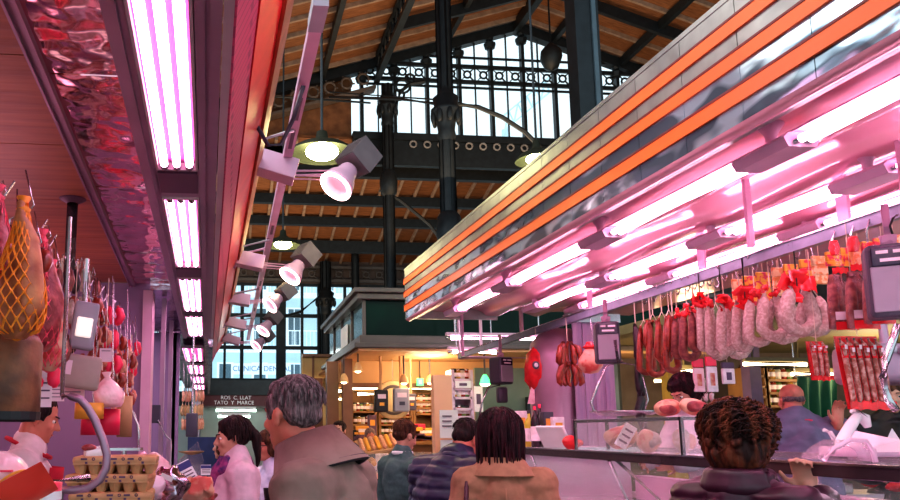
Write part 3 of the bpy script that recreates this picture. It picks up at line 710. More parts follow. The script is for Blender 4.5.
R = Euler((.2,-.2,.3)).to_matrix(); MB().rbox(p,(.075,.05,.03),.01,R).build('wrapper','paper_white',t,True); MB().rbox(p+R@V((.028,-.02,.008)),(.022,.02,.03),.004,R).build('red_end','hot_red',t); MB().ell(p+R@V((-.02,0,.02)),(.025,.02,.012)).build('window','dark_meat',t,True)
# bent tube guard
mb = MB(); pts = [(62,396),(70,396),(80,399),(88,408),(95,420),(103,440),(107,455),(106,468),(100,480),(88,488),(74,490),(60,490)]
P3 = [at(a,b,2.2) for a,b in pts]
t = thing('bent_tube_stand', P3[-1], 'bent grey steel tube arching in front of the egg cartons', 'tube')
MB().tube(P3, .0115, 12).build('tube','mauve_metal',t,True)
MB().tube([P3[0], V((P3[0].x,2.2,zr))], .006, 6).build('hanger','steel',t); MB().tube([P3[-1], V((P3[-1].x-.02,2.2,1.06))], .011, 8).build('foot','steel_worn',t)
p0, p1 = at(36,483,2.1), at(88,478,2.25)
t = thing('steel_bar', p0, 'straight steel bar crossing in front of the butcher apron', 'bar'); MB().tube([p0,p1],.012,10).build('bar','steel',t,True)
MB().tube([p0,V((p0.x,p0.y,1.06))],.01,8).build('leg','steel',t)
a = at(137,448,3.6)
t = thing('small_tray_stand', a, 'small steel tray on a curved stand behind the egg cartons', 'stand')
MB().box(at(124,449,3.6),(.16,.12,.012)).build('tray','steel',t)
MB().tube([at(128,406,3.6),at(133,412,3.6),at(138,425,3.6),at(139,438,3.6),at(138,448,3.6)],.006,8).build('arm','steel',t,True)
MB().cyl(at(124,449,3.6),V((at(124,449,3.6).x,3.6,1.06)),.012).build('leg','steel',t)
# crisp packet lower left
dm('packet_red', (.85,.06,.04), .3, 0, c2=(.9,.55,.5), scale=4, c2pos=(.52,.6), bump=.2)
c = at(20,492,1.5); t = thing('snack_bag', c, 'red snack bag with yellow chip picture and black scribble, lower left corner', 'bag')
R = Euler((-.5,-.5,.2)).to_matrix()
mb = MB()
def pk(u,v):
    x = (u-.5)*.12; y = (v-.5)*.14; b = math.sin(PI*u)*math.sin(PI*v)*.028; return c+R@V((x,y,b))
mb.grid(pk,14,14); mb.grid(lambda u,v: c+R@V(((u-.5)*.12,(v-.5)*.14,-math.sin(PI*u)*math.sin(PI*v)*.02)),14,14); mb.build('pouch','packet_red',t,True)
mb = MB(); mb.ell(c+R@V((.0,-.01,.027)),(.03,.02,.006),R); mb.build('chip_picture','orange_paper',t,True)
mb = MB(); mb.tube([c+R@V((x,y,.034)) for x,y in ((-.025,.01),(-.01,.02),(-.015,.0),(.005,.012),(.0,-.01),(.02,.0))],.0015,5); mb.build('scribble','black',t)
p = at(5,470,1.55); t = thing('snack_bag', p, 'pink and white plastic bag at the left picture edge', 'bag')
R2 = Euler((.3,.5,0)).to_matrix(); MB().ell(p,(.05,.05,.03),R2).build('pouch','pink_plastic',t,True); mb = MB(); mb.box(p+V((0,-.04,0)),(.05,.01,.004)); mb.build('red_stripe','hot_red',t)
p = at(44,494,1.9); p.z = 1.15; t = thing('paper_cup', (p.x,1.9,1.06), 'small red and white tub beside the snack bag', 'tub')
q = at(46,478,1.9); MB().lathe([(.028,0),(.032,.0),(.038,q.z-1.07),(.0,q.z-1.07)],(q.x,1.9,1.06)).build('tub','hot_red',t,True); MB().lathe([(.0385,0),(.0385,.02)],(q.x,1.9,q.z-.05)).build('white_band','white',t)
tag(MB().rbox((c.x-.0,1.56,1.12),(.22,.3,.16),.02).build('display_box','kraft'),'cardboard display box under the red snack bag','box')
# wrapped goods & tilted price signs along left counter
def packet(px,py,Y,w,d,h,m,label,rot=(0,0,0),cat='packet',name='wrapped_meat'):
    p = at(px,py,Y); t = thing(name,p,label,cat); R = Euler(rot).to_matrix()
    mb = MB().ell(p,(w/2,d/2,h/2),R,18,12)
    for v in mb.v: v += V([noise.noise(v*25+V((i*7,px,0)))*min(w,h)*.25 for i in range(3)])
    mb.build('wrapping',m,t,True); return t,p,R
t,p,R = packet(148,470,3.3,.16,.14,.14,'pink_plastic','crumpled pink plastic wrapped pack right of the egg cartons')
t,p,R = packet(150,488,3.0,.12,.14,.09,'paper_pink','pink wrapped pack at the foot of the egg cartons')
t,p,R = packet(168,484,3.2,.16,.12,.13,'mirror2','shiny silver wrapped pack on the left counter',(0,.3,0))
MB().box(p+V((.0,-.07,.03)),(.05,.004,.02),Euler((0,.4,0)).to_matrix()).build('label','white',t)
t,p,R = packet(197,490,3.6,.16,.12,.12,'ham_fat','brown speckled meat pack in front of the tilted price card')
t,p,R = packet(203,496,4.0,.14,.1,.08,'dark_meat','reddish meat pack at the near end of the left counter')
def pricecard(px,py,Y,w,h,rot,label,s='2,95'):
    p = at(px,py,Y); t = thing('price_card',p,label,'price sign'); R = Euler(rot).to_matrix()
    MB().box(p,(w,.004,h),R).build('card','paper_white',t)
    MB().box(p+R@V((0,-.003,h*.3)),(w,.002,h*.3),R).build('header',mat('hdr',(.03,.03,.2),.5),t)
    mb = MB()
    for k in range(3): mb.box(p+R@V((0,-.003,h*(.02-.15*k))),(w*.8,.001,h*.05),R)
    mb.build('print','print_dark',t); MB().cyl(p-V((0,0,h/2)),V((p.x,p.y+.02,1.06)),.004,n=5).build('pick','steel',t)
pricecard(184,474,3.9,.11,.12,(-.4,-.45,.3),'tilted white price card with dark blue header on the left counter')
pricecard(206,470,6.0,.08,.08,(-.3,0,.2),'small blue and white card beyond the tilted price card')
# things of the further left stalls
struct('wall_partition', skew(MB().bb((-2.2,7.0,0),(-.30,7.06,2.5))), 'purple_wall')
mb = MB()
for k,y in enumerate((5.15,6.2,7.0)):
    tag(skew(MB().bb((-.36,y,1.0),(-.33,y+.04,2.5))).build('steel_upright','mauve_metal'), ['nearest','middle','furthest'][k]+' thin steel upright of the further left stall', 'post')
t = thing('phone_panel',at(157,415,5.1),'small dark switch box with wire on the further left partition','switch box')
MB().rbox(at(156,414,5.15),(.06,.04,.12),.005).build('case','dark_plastic',t); MB().tube([at(158,420,5.05),at(166,436,5.05),at(171,440,5.05),at(171,465,5.05),at(160,470,5.05)],.006,6).build('wire','steel_worn',t,True)
p = at(192,425,6.6); t = thing('hanging_scale',p,'small dark hanging scale of the further left stall','scale')
MB().rbox(p,(.10,.08,.2),.01).build('body','dark_plastic',t,True); MB().cyl(p,(p.x,p.y,2.5),.01).build('hanger','steel',t); MB().lathe([(.02,-.03),(.1,-.01),(.11,0)],p-V((0,0,.22))).build('pan','kraft',t,True)
for k in range(7):
    px = (186,189,183,199,196,201,203)[k]; Y = (7.6,8.2,8.9,9.6,10.5,11.5,12.5)[k]
    strand(px,388,430,Y,3,.02,('chorizo_pale','kraft'),'beige strand of dried goods on the left row, '+ORD[k]+' from the front',1,zt=2.45,group='dried goods strung along the further left stalls')
# ================================================================== RIGHT STALL CANOPY
def skr(mb):
    for v in mb.v: v.x -= .020*(v.y-1.87)
    return mb
def SX(x, Y): return x-.020*(Y-1.87)
dm('orange_slat', (.86,.15,.02), .45, 0, .06, 3)
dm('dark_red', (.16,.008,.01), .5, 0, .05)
dm('fascia_mirror', (.13,.19,.24), .12, .55, c2=(.50,.66,.76), scale=3.2, stretch=(1,1.3,3), c2pos=(.46,.54), bump=.5, bscale=2.5, detail=1.)  # blotchy blue reflections painted into the base colour
dm('fascia_grey', (.24,.24,.23), .35, .6, c2=(.32,.32,.30), scale=6, c2pos=(.4,.6), bump=.3, bscale=5)
dm('pink_soffit', (.92,.50,.60), .17, .3, .04, 2, bump=.5, bscale=2.5)
YA, YE = .4, 6.6; z0, z1 = 2.60, 3.035; H = z1-z0; X0 = 1.66
t = thing('striped_canopy', (X0,3.5,z0), 'large canopy fascia striped in orange and mirrored grey over the right stall', 'canopy')
fr = lambda f: z0+H*f
# mirrored panels, one sheet per bay with a joint line
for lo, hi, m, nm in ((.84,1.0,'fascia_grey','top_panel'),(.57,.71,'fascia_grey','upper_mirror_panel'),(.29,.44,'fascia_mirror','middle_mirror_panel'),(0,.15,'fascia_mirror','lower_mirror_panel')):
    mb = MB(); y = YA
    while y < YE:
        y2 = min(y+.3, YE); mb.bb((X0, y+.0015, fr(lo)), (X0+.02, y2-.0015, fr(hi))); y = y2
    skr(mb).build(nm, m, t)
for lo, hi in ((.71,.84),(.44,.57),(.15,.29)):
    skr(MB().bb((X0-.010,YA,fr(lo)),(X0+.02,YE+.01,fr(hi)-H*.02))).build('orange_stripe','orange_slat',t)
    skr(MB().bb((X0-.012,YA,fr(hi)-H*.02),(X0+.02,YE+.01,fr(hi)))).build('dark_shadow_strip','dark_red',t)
mb = MB(); mb.bb((X0-.003,YA,fr(1.0)),(X0+.06,YE+.01,fr(1.0)+.02)); mb.bb((X0+.02,YA,z0),(X0+.10,YE,fr(1.0))); skr(mb).build('frame','fascia_grey',t)
mb = MB()                                      # rounded far end
for lo, hi in ((.71,.84),(.44,.57),(.15,.29)): mb.bb((X0+.0,YE+.005,fr(lo)),(2.5,YE+.012,fr(hi)))
skr(mb).build('end_stripe','orange_slat',t); skr(MB().bb((X0,YE-.02,z0),(2.5,YE+.005,z1))).build('end_panel','fascia_grey',t)
# ceiling underside: bullnose then shallow coves between the rows of tubes
prof = [(X0+.0,2.60),(X0+.012,2.585),(X0+.04,2.58),(X0+.07,2.60),(X0+.10,2.64),(X0+.16,2.67),(X0+.26,2.665),(X0+.34,2.66),(X0+.36,2.63),(X0+.44,2.625),(X0+.48,2.655),(X0+.58,2.69),(X0+.68,2.675),(X0+.74,2.635),(X0+.86,2.635),(X0+.92,2.67),(X0+1.02,2.69),(X0+1.12,2.66),(X0+1.22,2.635),(X0+1.35,2.68),(X0+1.6,2.68),(X0+2.1,2.66)]
from bisect import bisect
def psm(u):
    k = u*(len(prof)-1); i = min(int(k), len(prof)-2); f = k-i
    p0, p1, p2, p3 = prof[max(0,i-1)], prof[i], prof[i+1], prof[min(len(prof)-1,i+2)]
    return [0.5*((2*b)+(-a+c)*f+(2*a-5*b+4*c-d)*f*f+(-a+3*b-3*c+d)*f**3) for a,b,c,d in zip(p0,p1,p2,p3)]
def sof(u, v):
    x, z = psm(u); y = YA+(YE-YA)*v
    z += .010*math.sin(y*5.2)*(1 if .15 < u < .95 else 0)
    return (x, y, z)
skr(MB().grid(sof, 84, 60)).build('soffit', 'pink_soffit', t, True)
skr(MB().bb((X0+.1,YA,2.72),(X0+2.1,YE,2.76))).build('soffit_back','black',t)
# tube fixtures
def row(x, z, ys, n2, tubes, rowname, em='tube_pink'):
    grp = 'tube fittings of the '+rowname
    for i, (ya, yb) in enumerate(zip(ys, ys[1:])):
        c = V((SX(x,(ya+yb)/2),(ya+yb)/2,z)); nm = ORD[i]+' twin tube from the near end, '+rowname
        t = thing('tube_light', c, nm, 'light fixture', grp)
        for dx in tubes:
            skr(MB().cyl((x+dx,ya+.15,z),(x+dx,yb-.15,z),.0135,n=10)).build('tube',em,t,True)
            skr(MB().cyl((x+dx,ya+.10,z),(x+dx,ya+.15,z),.015,n=8)).build('tube_cap','steel',t,True); skr(MB().cyl((x+dx,yb-.15,z),(x+dx,yb-.10,z),.015,n=8)).build('tube_cap','steel',t,True)
        skr(MB().bb((x-.03,ya+.1,z+.03),(x+.03,yb-.1,z+.036))).build('reflector','pink_metal',t)
    for i, y in enumerate(ys):
        c = V((SX(x,y),y,z)); t = thing('junction_box', c, ORD[i]+' lilac ballast box between the tubes of the '+rowname, 'ballast box', 'ballast boxes of the '+rowname)
        skr(MB().add([(x-.045,y-.13,z-.02),(x+.055,y-.13,z-.02),(x+.055,y+.13,z-.02),(x-.045,y+.13,z-.02),(x-.06,y-.13,z+.012),(x+.07,y-.13,z+.012),(x+.07,y+.13,z+.012),(x-.06,y+.13,z+.012),(x-.04,y-.13,z+.03),(x+.05,y-.13,z+.03),(x+.05,y+.13,z+.03),(x-.04,y+.13,z+.03)],[(0,3,2,1),(0,1,5,4),(1,2,6,5),(2,3,7,6),(3,0,4,7),(4,5,9,8),(5,6,10,9),(6,7,11,10),(7,4,8,11),(8,9,10,11)])).build('box','lilac_box',t)
        skr(MB().lathe([(.016,0),(.02,.04),(.05,.085),(.07,.1)],(x,y,z+.03),n=12)).build('ceiling_cup','pink_metal',t,True)
row(1.885, 2.555, [1.15,2.37,3.56,4.82,5.89], 2, (-.014,.02), 'row next to the striped fascia')
row(2.44, 2.555, [1.5,2.58,3.51,4.6,5.64], 2, (-.02,.02), 'middle row')
row(2.86, 2.58, [2.2,3.4,4.6,5.8], 2, (-.02,.02), 'row behind the hanging rail')
# perpendicular tubes beyond the canopy
for k,(px0,px1,py,Y,l) in enumerate(((446,548,338,8.0,'pair of pink tubes crossing beyond the far end of the striped canopy'),(448,500,352,8.6,'short pink tube low beyond the far end of the striped canopy'))):
    a, b = at(px0,py,Y), at(px1,py,Y); b.z = a.z; t = thing('cross_tube_light', a, l, 'light fixture')
    MB().cyl(a+V((.05,0,0)),b-V((.05,0,0)),.02).build('tube','tube_soft',t,True); MB().bb(a+V((0,-.03,.03)),b+V((0,.03,.06))).build('housing','pink_metal',t)
    MB().cyl(a,a+V((.05,0,0)),.022).build('tube_cap','steel',t); MB().cyl(b-V((.05,0,0)),b,.022).build('tube_cap','steel',t)
    MB().cyl(a+V((.1,0,.05)),V((a.x+.1,Y,a.z+.5)),.008).cyl(b+V((-.1,0,.05)),V((b.x-.1,Y,b.z+.5)),.008).build('hanger','steel',t)
# hanging rail
Xr, Zr = 2.60, 2.47
t = thing('meat_rail', (Xr,5,Zr), 'long galvanised steel rail carrying the sausages of the right stall', 'rail')
MB().bb((Xr-.016,1.2,Zr-.045),(Xr+.016,8.4,Zr+.01)).build('bar',dm('rail_blue',(.20,.22,.30),.45,.3,.2,6),t)
MB().bb((Xr-.025,1.2,Zr+.005),(Xr+.02,8.4,Zr+.012)).build('flange','steel',t)
for y in (1.9,2.9,3.88,5.2,6.5): MB().bb((Xr-.014,y-.03,Zr),(Xr+.0,y+.03,2.68)).build('hanger','pink_metal',t)
for y in (7.6,8.35): MB().bb((Xr-.014,y-.03,Zr),(Xr+.0,y+.03,2.95)).build('hanger','pink_metal',t)
MB().cyl((Xr,8.4,Zr-.03),(4.0,8.4,Zr-.03),.025).build('cross_tube','pink_metal',t,True)
for (px,pt,pb,Y,l) in ((746,187,247,3.0,'nearest pink flat drop rod between the tube rows'),(897,120,205,2.4,'pink flat drop rod at the right picture edge'),(462,330,356,6.4,'thin pink rod at the far end of the canopy')):
    a=at(px,pt,Y); z_=at(px,pb,Y).z
    tag(MB().bb((a.x-.012,Y-.01,min(z_,Zr)),(a.x+.012,Y+.01,2.71)).build('hanging_rod','pink_metal'),l,'rod')
# ---------------- hanging goods on the right rail
def YX(px, X=Xr):   # depth at which a picture column meets the rail plane
    d = ray(px, 300); return X/d.x*d.y
def on_rail(px, X=Xr): return YX(px, X)
def loop(px, pt, pb, w_px, r, m, label, X=Xr+.0, group='pale salami loops', tied=True, name='salami_loop', tagm='red_plastic'):
    Y = YX(px, X); s = 760/Y; a = at(px,pt,Y); b = at(px,pb,Y); h = a.z-b.z; w = w_px/s/2-r
    t = thing(name, a, label, 'sausage', group)
    pts = []
    for k in range(15):
        u = k/14; ang = PI*u
        if u < .3: f = u/.3; pts.append(V((a.x-w*(.55+.45*f), Y-.01, a.z-(h-w-r)*f)))
        elif u > .7: f = (1-u)/.3; pts.append(V((a.x+w*(.55+.45*f), Y+.01, a.z-(h-w-r)*f)))
        else:
            q = PI*(u-.3)/.4; pts.append(V((a.x-w*math.cos(q), Y, a.z-(h-w-r)-w*math.sin(q))))
    mb = MB().tube(pts, [r*.35,r*.85]+[r]*11+[r*.85,r*.35], 14)
    for v in mb.v: v += V((noise.noise(v*25)*.003,)*3)
    mb.build('casing', m, t, True)
    mb = MB().tube([pts[0], a+V((0,0,.04)), pts[-1]], .003, 5); mb.cyl(a+V((0,0,.04)), V((a.x,Y,Zr-.02)), .003, n=5); mb.build('string','string',t)
    MB().tube([V((a.x,Y,Zr-.06)),V((a.x+.015,Y,Zr-.075)),V((a.x+.03,Y,Zr-.05)),V((a.x+.015,Y,Zr+.01)),V((a.x-.015,Y,Zr+.016)),V((a.x-.02,Y,Zr-.01))],.004,6).build('hook','steel',t,True)
    if tagm:
        mb = MB()
        for q_ in range(5): mb.ell((a.x+random.uniform(-.7,.7)*w,Y-.012+random.uniform(-.015,.015),a.z+random.uniform(-.02,.035)),(r*random.uniform(.5,1.1),r*.4,r*random.uniform(.4,.9)),Euler((0,random.uniform(-1,1),random.uniform(-1,1))).to_matrix(),10,8)
        for v in mb.v: v += V((noise.noise(v*60)*.012,0,noise.noise(v*50+V((9,0,0)))*.012))
        mb.build('end_wrap',tagm,t,True)
    return t
# pale loops, far to near
P = [(700,298,352,15,.021),(709,304,357,17,.021),(724,303,356,26,.024),(740,301,353,28,.024),(755,298,348,36,.026),(770,294,342,40,.026),(797,287,338,50,.030)]
P2 = [(716,310,361,26,.021,2.70),(735,308,360,30,.021,2.72),(780,300,345,50,.026,2.72),(812,296,338,44,.026,2.74)]
for i,(px,pt,pb,w,r) in enumerate(P):
    loop(px,pt,pb,w,r,'salami_white','pale grey pink salami loop, '+ORD[i]+' from the far end of the front row',X=Xr+.015*(i%2),tagm='red_plastic')
for i,(px,pt,pb,w,r,X) in enumerate(P2):
    loop(px,pt,pb,w,r,'salami_white','pale salami loop hanging behind the front row, '+ORD[i]+' from the far end',X=X,tagm=None)
for i,(px,pt,pb,w,r) in enumerate(((677,316,360,20,.020),(687,312,362,26,.023),(694,312,352,20,.020))):
    loop(px,pt,pb,w,r,'salami_dark','dark purplish salami loop, '+ORD[i]+' from the far end',group='dark salami loops',X=Xr,name='dark_salami_loop')
for i,(px,pt,pb,w,r) in enumerate(((644,326,376,24,.019),(653,320,378,24,.019),(662,318,364,24,.019),(669,316,374,22,.019))):
    loop(px,pt,pb,w,r,'chorizo','glossy brick red chorizo loop, '+ORD[i]+' from the far end',group='red chorizo loops',X=Xr,tagm=None,name='chorizo_loop')
    mb = None
# chorizo straight strings overlapping
def bunch(px,pt,pb,wpx,m,label,rows=4,r=.016,X=Xr,name='chorizo_bunch',levels=2,splay=1.):
    Y=YX(px,X); s=760/Y; a=at(px,pt,Y); b=at(px,pb,Y); h=a.z-b.z; w=wpx/s/2
    t=thing(name,a,label,'sausages')
    for lv in range(levels):
        for k in range(rows):
            u=(k-(rows-1)/2)/max(1,(rows-1)/2); zt=a.z-h*(.08+.42*lv); L=h*(.5 if levels>1 else .9)
            pts=[V((a.x+u*w*.35,Y+.02*math.sin(k*2.1),zt)),V((a.x+u*w*.75,Y-.03*math.cos(k*1.7),zt-L*.25)),V((a.x+u*w*.9,Y-.035*math.cos(k*1.7+lv),zt-L*.55)),V((a.x+u*w*.95*splay,Y-.03*math.cos(k*1.7),zt-L*.85)),V((a.x+u*w*.75*splay,Y-.02,zt-L))]
            MB().tube(pts,[r*.4,r,r*1.05,r,r*.4],10).build('sausage',m,t,True)
    MB().tube([a-V((0,0,h*.1)),a+V((0,0,.02)),V((a.x,Y,Zr))],.004,5).build('string','string',t)
    return t
bunch(567,338,386,26,'chorizo','plump red chorizo bunch hanging alone between the red bag and the big scale',5,.022,X=2.6)
bunch(650,318,350,22,'chorizo','upper chorizo bunch beside the black sausages on the big scale',4,.014,levels=1)
bunch(672,312,352,22,'chorizo','chorizo bunch in front of the dark salami loops',4,.015,levels=1)
bunch(635,318,396,12,'black_sausage','black blood sausage string hanging right of the big scale',2,.022,name='black_sausage_string',levels=3)
# yellow printed sachet strips behind the salami
dm('sachet', (.95,.55,.06), .35, 0, c2=(.80,.06,.12), scale=38, c2pos=(.50,.56), bump=.15)
dm('sachet2', (.90,.35,.12), .35, 0, c2=(.95,.75,.45), scale=34, c2pos=(.47,.54), bump=.15)
for i,(px,pt,pb) in enumerate(((738,280,305),(749,276,302),(762,268,298),(778,264,292),(790,262,285),(806,256,282),(818,252,280),(832,246,262),(846,240,262),(857,237,262),(868,233,265),(880,229,268),(892,226,262))):
    X=Xr+.10; Y=YX(px,X); a=at(px,pt,Y); b=at(px,pb,Y)
    t=thing('sachet_strip',a,('yellow' if i%3 else 'orange')+' printed sachet strip on the meat rail, '+ORD[i]+' from the far end','packet strip','sachet strips hung behind the salami')
    a.z=Zr-.06; n=3; h=(a.z-b.z+.02)/n
    for k in range(n):
        c=V((a.x,Y,a.z-h*(k+.5))); MB().rbox(c,(.074,.016,h*.98),.004).build('sachet','sachet' if i%3 else 'sachet2',t)
    MB().cyl(a,V((a.x,Y,Zr)),.002,n=4).build('string','string',t)
tag(MB().cyl((Xr+.10,1.3,Zr),(Xr+.10,5.0,Zr),.008,n=8).cyl((Xr,2.9,Zr),(Xr+.1,2.9,Zr),.006).cyl((Xr,3.88,Zr),(Xr+.1,3.88,Zr),.006).build('sachet_rod','steel',None,True),'thin steel rod behind the meat rail for sachet strips','rod')
# red bow wraps on loops
def wrap(px,py,Yo,rad,m,label):
    Y=YX(px,Xr-.02); c=at(px,py,Y); t=thing('ribbon_wrap',c,label,'wrapper')
    mb=MB()
    for q_ in range(9):
        R_=Euler((random.uniform(-.5,.5),random.uniform(-3,3),random.uniform(-.6,.6))).to_matrix(); mb.grid(lambda a_,b_: c+R_@V((rad*1.25*b_,.012*math.sin(b_*6),(a_-.5)*rad*(.2+1.1*b_)+.006*math.sin(b_*11+a_*7))),4,6)
    mb.build('film',m,t,True); MB().cyl(c,V((c.x,Y,Zr)),.003,n=5).build('string','black',t)
wrap(797,286,0,.06,'red_plastic','crumpled red film tied over the nearest salami loop')
wrap(745,298,0,.05,'red_plastic','crumpled red film tied over the middle salami loops')
wrap(722,304,0,.04,'red_plastic','red film wrap over the far salami loops')
wrap(700,300,0,.035,'red_plastic','small red film wrap at the far end of the pale salami')
# clear vacuum packs with dark sticks
dm('clear_film', (.95,.70,.78), .12, 0, .05, alpha=.16, spec=.9)
dm('label_white', (.85,.72,.78), .4, 0, .1, 30)
def vacpack(px,pt,pb,wpx,label,n=4,X=Xr-.06):
    Y=YX(px,X); s=760/Y; a=at(px,pt,Y); b=at(px,pb,Y); h=a.z-b.z; w=wpx/s/2
    t=thing('vacuum_pack',a,label,'sausage pack','vacuum packs of dark sausages near the big right scale')
    for k in range(n):
        u=(k-(n-1)/2)/((n-1)/2)*.75
        MB().tube([V((a.x+u*w*.5,Y,a.z-h*.36)),V((a.x+u*w*.75,Y-.012,a.z-h*.5)),V((a.x+u*w,Y-.015,a.z-h*.8)),V((a.x+u*w,Y,a.z-h*.97))],[.010,.020,.022,.012],10).build('sausage','salami_dark',t,True)
    mb=MB()
    def f(u,v):
        ww=w*(.25+.2*v if v<.25 else .3+.9*min(1,(v-.25)/.5)); return (a.x+(u-.5)*2*ww, Y-.024-.010*math.sin(PI*u)+.004*math.sin(v*40+u*9), a.z-h*v)
    mb.grid(f,8,16); mb.build('film','clear_film',t,True)
    mb=MB(); mb.grid(lambda u,v:(a.x+(u-.5)*2*w*.75,Y-.03-.012*math.sin(PI*u),a.z-h*(.29+.07*v+.01*math.sin(u*20))),8,3); mb.build('red_neck','red_plastic',t,True)
    mb=MB(); mb.grid(lambda u,v:(a.x+(u-.5)*2*w,Y-.036-.012*math.sin(PI*u),a.z-h*(.90+.09*v)),8,3); mb.build('red_band','red_plastic',t,True)
    mb=MB(); mb.grid(lambda u,v:(a.x+(u-.5)*2*w*.98,Y-.037-.012*math.sin(PI*u),a.z-h*(.79+.09*v)),8,2); mb.build('label','label_white',t,True)
    MB().lathe([(w*.3,-.03),(w*.42,0),(w*.3,.03)],a+V((0,-.01,-.02)),n=12).build('red_collar','red_plastic',t,True)
    MB().tube([a,V((a.x,Y,Zr-.06)),V((Xr,Y,Zr+.014))],.004,5).build('hook','steel',t)
vacpack(832,244,332,26,'leftmost of the three clear packs of dark sausages near the big right scale')
vacpack(851,240,331,30,'middle clear pack of dark sausages near the big right scale')
vacpack(868,246,326,28,'rightmost clear pack of dark sausages, touching the big right scale')
# red framed packs
def redpack(px,pt,pb,wpx,n,label,X=2.62,tilt=0.):
    Y=YX(px,X); s=760/Y; a=at(px,pt,Y); b=at(px,pb,Y); h=a.z-b.z; w=wpx/s/2
    t=thing('red_salami_pack',a,label,'sausage pack')
    MB().grid(lambda u,v:(a.x+(u-.5)*2*w+tilt*v, Y+.012+.004*math.sin(u*12), a.z-h*v),10,10).build('backing','red_plastic',t,True)
    for k in range(n):
        x=a.x+((k+.5)/n-.5)*2*w
        MB().tube([V((x,Y,a.z-h*.03)),V((x+tilt*.1,Y-.008,a.z-h*.12)),V((x+tilt*.5,Y-.01,a.z-h*.5)),V((x+tilt*.85,Y-.008,a.z-h*.86)),V((x+tilt*.9,Y,a.z-h*.92))],[w/n*.3,w/n*.62,w/n*.68,w/n*.62,w/n*.3],10).build('salami_stick','salami_mix',t,True)
        MB().tube([V((x+tilt*.15,Y-.010,a.z-h*.14)),V((x+tilt*.3,Y-.012,a.z-h*.31))],w/n*.72,10,cap=False).build('red_label','red_plastic' ,t,True)
        MB().box(V((x+tilt*.2,Y-.012-w/n*.72,a.z-h*(.2 if k%2 else .16))),(w/n*.7,.002,h*.06)).build('white_tag','label_white',t)
    mb=MB().grid(lambda u,v:(a.x+(u-.5)*2.1*w+tilt*.95, Y-.012+.006*math.sin(u*30), a.z-h*(.90+.11*v)+.004*math.sin(u*22)),16,3); mb.build('bottom_fold','red_plastic',t,True)
    MB().cyl(a,V((a.x,Y,Zr)),.0015,n=5).build('string','string',t)
dm('salami_mix', (.36,.10,.07), .35, 0, c2=(.62,.38,.32), scale=60, c2pos=(.42,.62), bump=.3)
redpack(816,341,380,20,3,'small red pack of three thin salamis left of the wider red pack',X=2.66,tilt=.01)
redpack(857,336,409,50,6,'wide red pack of six speckled salamis in front of the green cloth',X=2.6,tilt=.03)
# white bag with red stuff, left
def softbag(px,pt,pm,pb,wpx,X,label):
    Y=YX(px,X); s=760/Y; a=at(px,pt,Y); m_=at(px,pm,Y); b=at(px,pb,Y); w=wpx/s/2
    t=thing('produce_bag',a,label,'bag'); h=a.z-m_.z
    mb=MB().lathe([(0,-.01),(w*.5,-.0),(w*.9,h*.2),(w,h*.5),(w*.75,h*.8),(w*.3,h*.97),(0,h)],V((a.x,Y,m_.z)),n=20)
    for v in mb.v: v+=V([noise.noise(v*18+V((q*5,0,0)))*w*.25 for q in range(3)])
    mb.build('upper_bag','red_plastic',t,True)
    for q in ((-.5,.5),(.4,.15)):
        R_=Euler((0,.4,.2)).to_matrix(); c=V((a.x+w*q[0],Y-w*1.02,m_.z+h*q[1]+.01)); MB().ell(c,(w*.34,.008,w*.34),R_).build('label','dark_plastic' if q[0]<0 else 'label_white',t,True); MB().ell(c-V((0,.004,0)),(w*.2,.008,w*.2),R_).build('label_mark','white' if q[0]<0 else 'print_dark',t,True)
    MB().grid(lambda u,v:(a.x+(u-.5)*2*w*(.55+.4*v),Y-.02*math.sin(PI*u),m_.z+.02-(m_.z-b.z+.02)*v+.004*math.sin(u*25)),10,8).build('hanging_flap','pink_plastic',t,True)
    MB().cyl(a-V((0,0,.01)),V((a.x,Y,Zr)),.003,n=5).build('string','string',t)
softbag(536,347,388,404,25,2.6,'red labelled bag with pale flap hanging left of the chorizo bunch')
Y=YX(591,2.62); a=at(591,342,Y); b=at(591,374,Y)
t=thing('cured_ham',a,'small tan cured ham with red tip left of the big scale','ham'); h=a.z-b.z
MB().lathe([(0,0),(.05,.01),(.085,h*.25),(.08,h*.45),(.035,h*.75),(.02,h*.8)],b,n=18).build('meat','ham_fat',t,True); MB().lathe([(.022,h*.76),(.05,h*.84),(.03,h*.9),(.02,h),(0,h)],b,n=14).build('red_tip','red_plastic',t,True); hook(t,a,Zr)
# scales
def scale(px,py,Y,w,h,d,label,rot,face='grey_plastic',case='dark_plastic',zt=Zr,top=.33):
    c=at(px,py,Y); t=thing('hanging_scale',c,label,'scale'); R=Euler((0,0,rot)).to_matrix()
    MB().rbox(c,(w,d,h),.02,R).build('case',case,t,bevel=0)
    MB().rbox(c+R@V((0,-d/2,-h*.12)),(w*.86,.012,h*.62),.005,R).build('front_plate',face,t)
    MB().rbox(c+R@V((0,-d/2-.004,h*.32)),(w*.8,.012,h*.26),.004,R).build('display',mat('scdisp',(.03,.02,.05),.15),t)
    mb=MB()
    for k,(x,z_,ww) in enumerate(((-.2,.38,.22),(.15,.38,.3),(0,.27,.5))): mb.box(c+R@V((x*w,-d/2-.011,z_*h)),(ww*w,.002,h*.045),R)
    mb.build('readout','label_white',t)
    MB().box(c+R@V((w/2+.001,0,h*.1)),(.003,d*.5,h*.25),R).build('sticker','orange_paper' if px>550 and px<700 else 'paper_pink',t)
    MB().cyl(c+V((0,0,h/2-.01)),V((c.x,c.y,zt)),.014).cyl(c+V((0,0,h/2-.01)),c+V((0,0,h/2+.04)),.03).build('hanger','pink_metal',t,True)
    return t,c,R
scale(607,343,on_rail(615,2.55),.15,.27,.14,'big grey hanging scale beside the black sausages',-.35)
scale(501,371,on_rail(500,2.45)*1,.15,.24,.16,'smaller dark hanging scale above the tan coated shopper',.35)
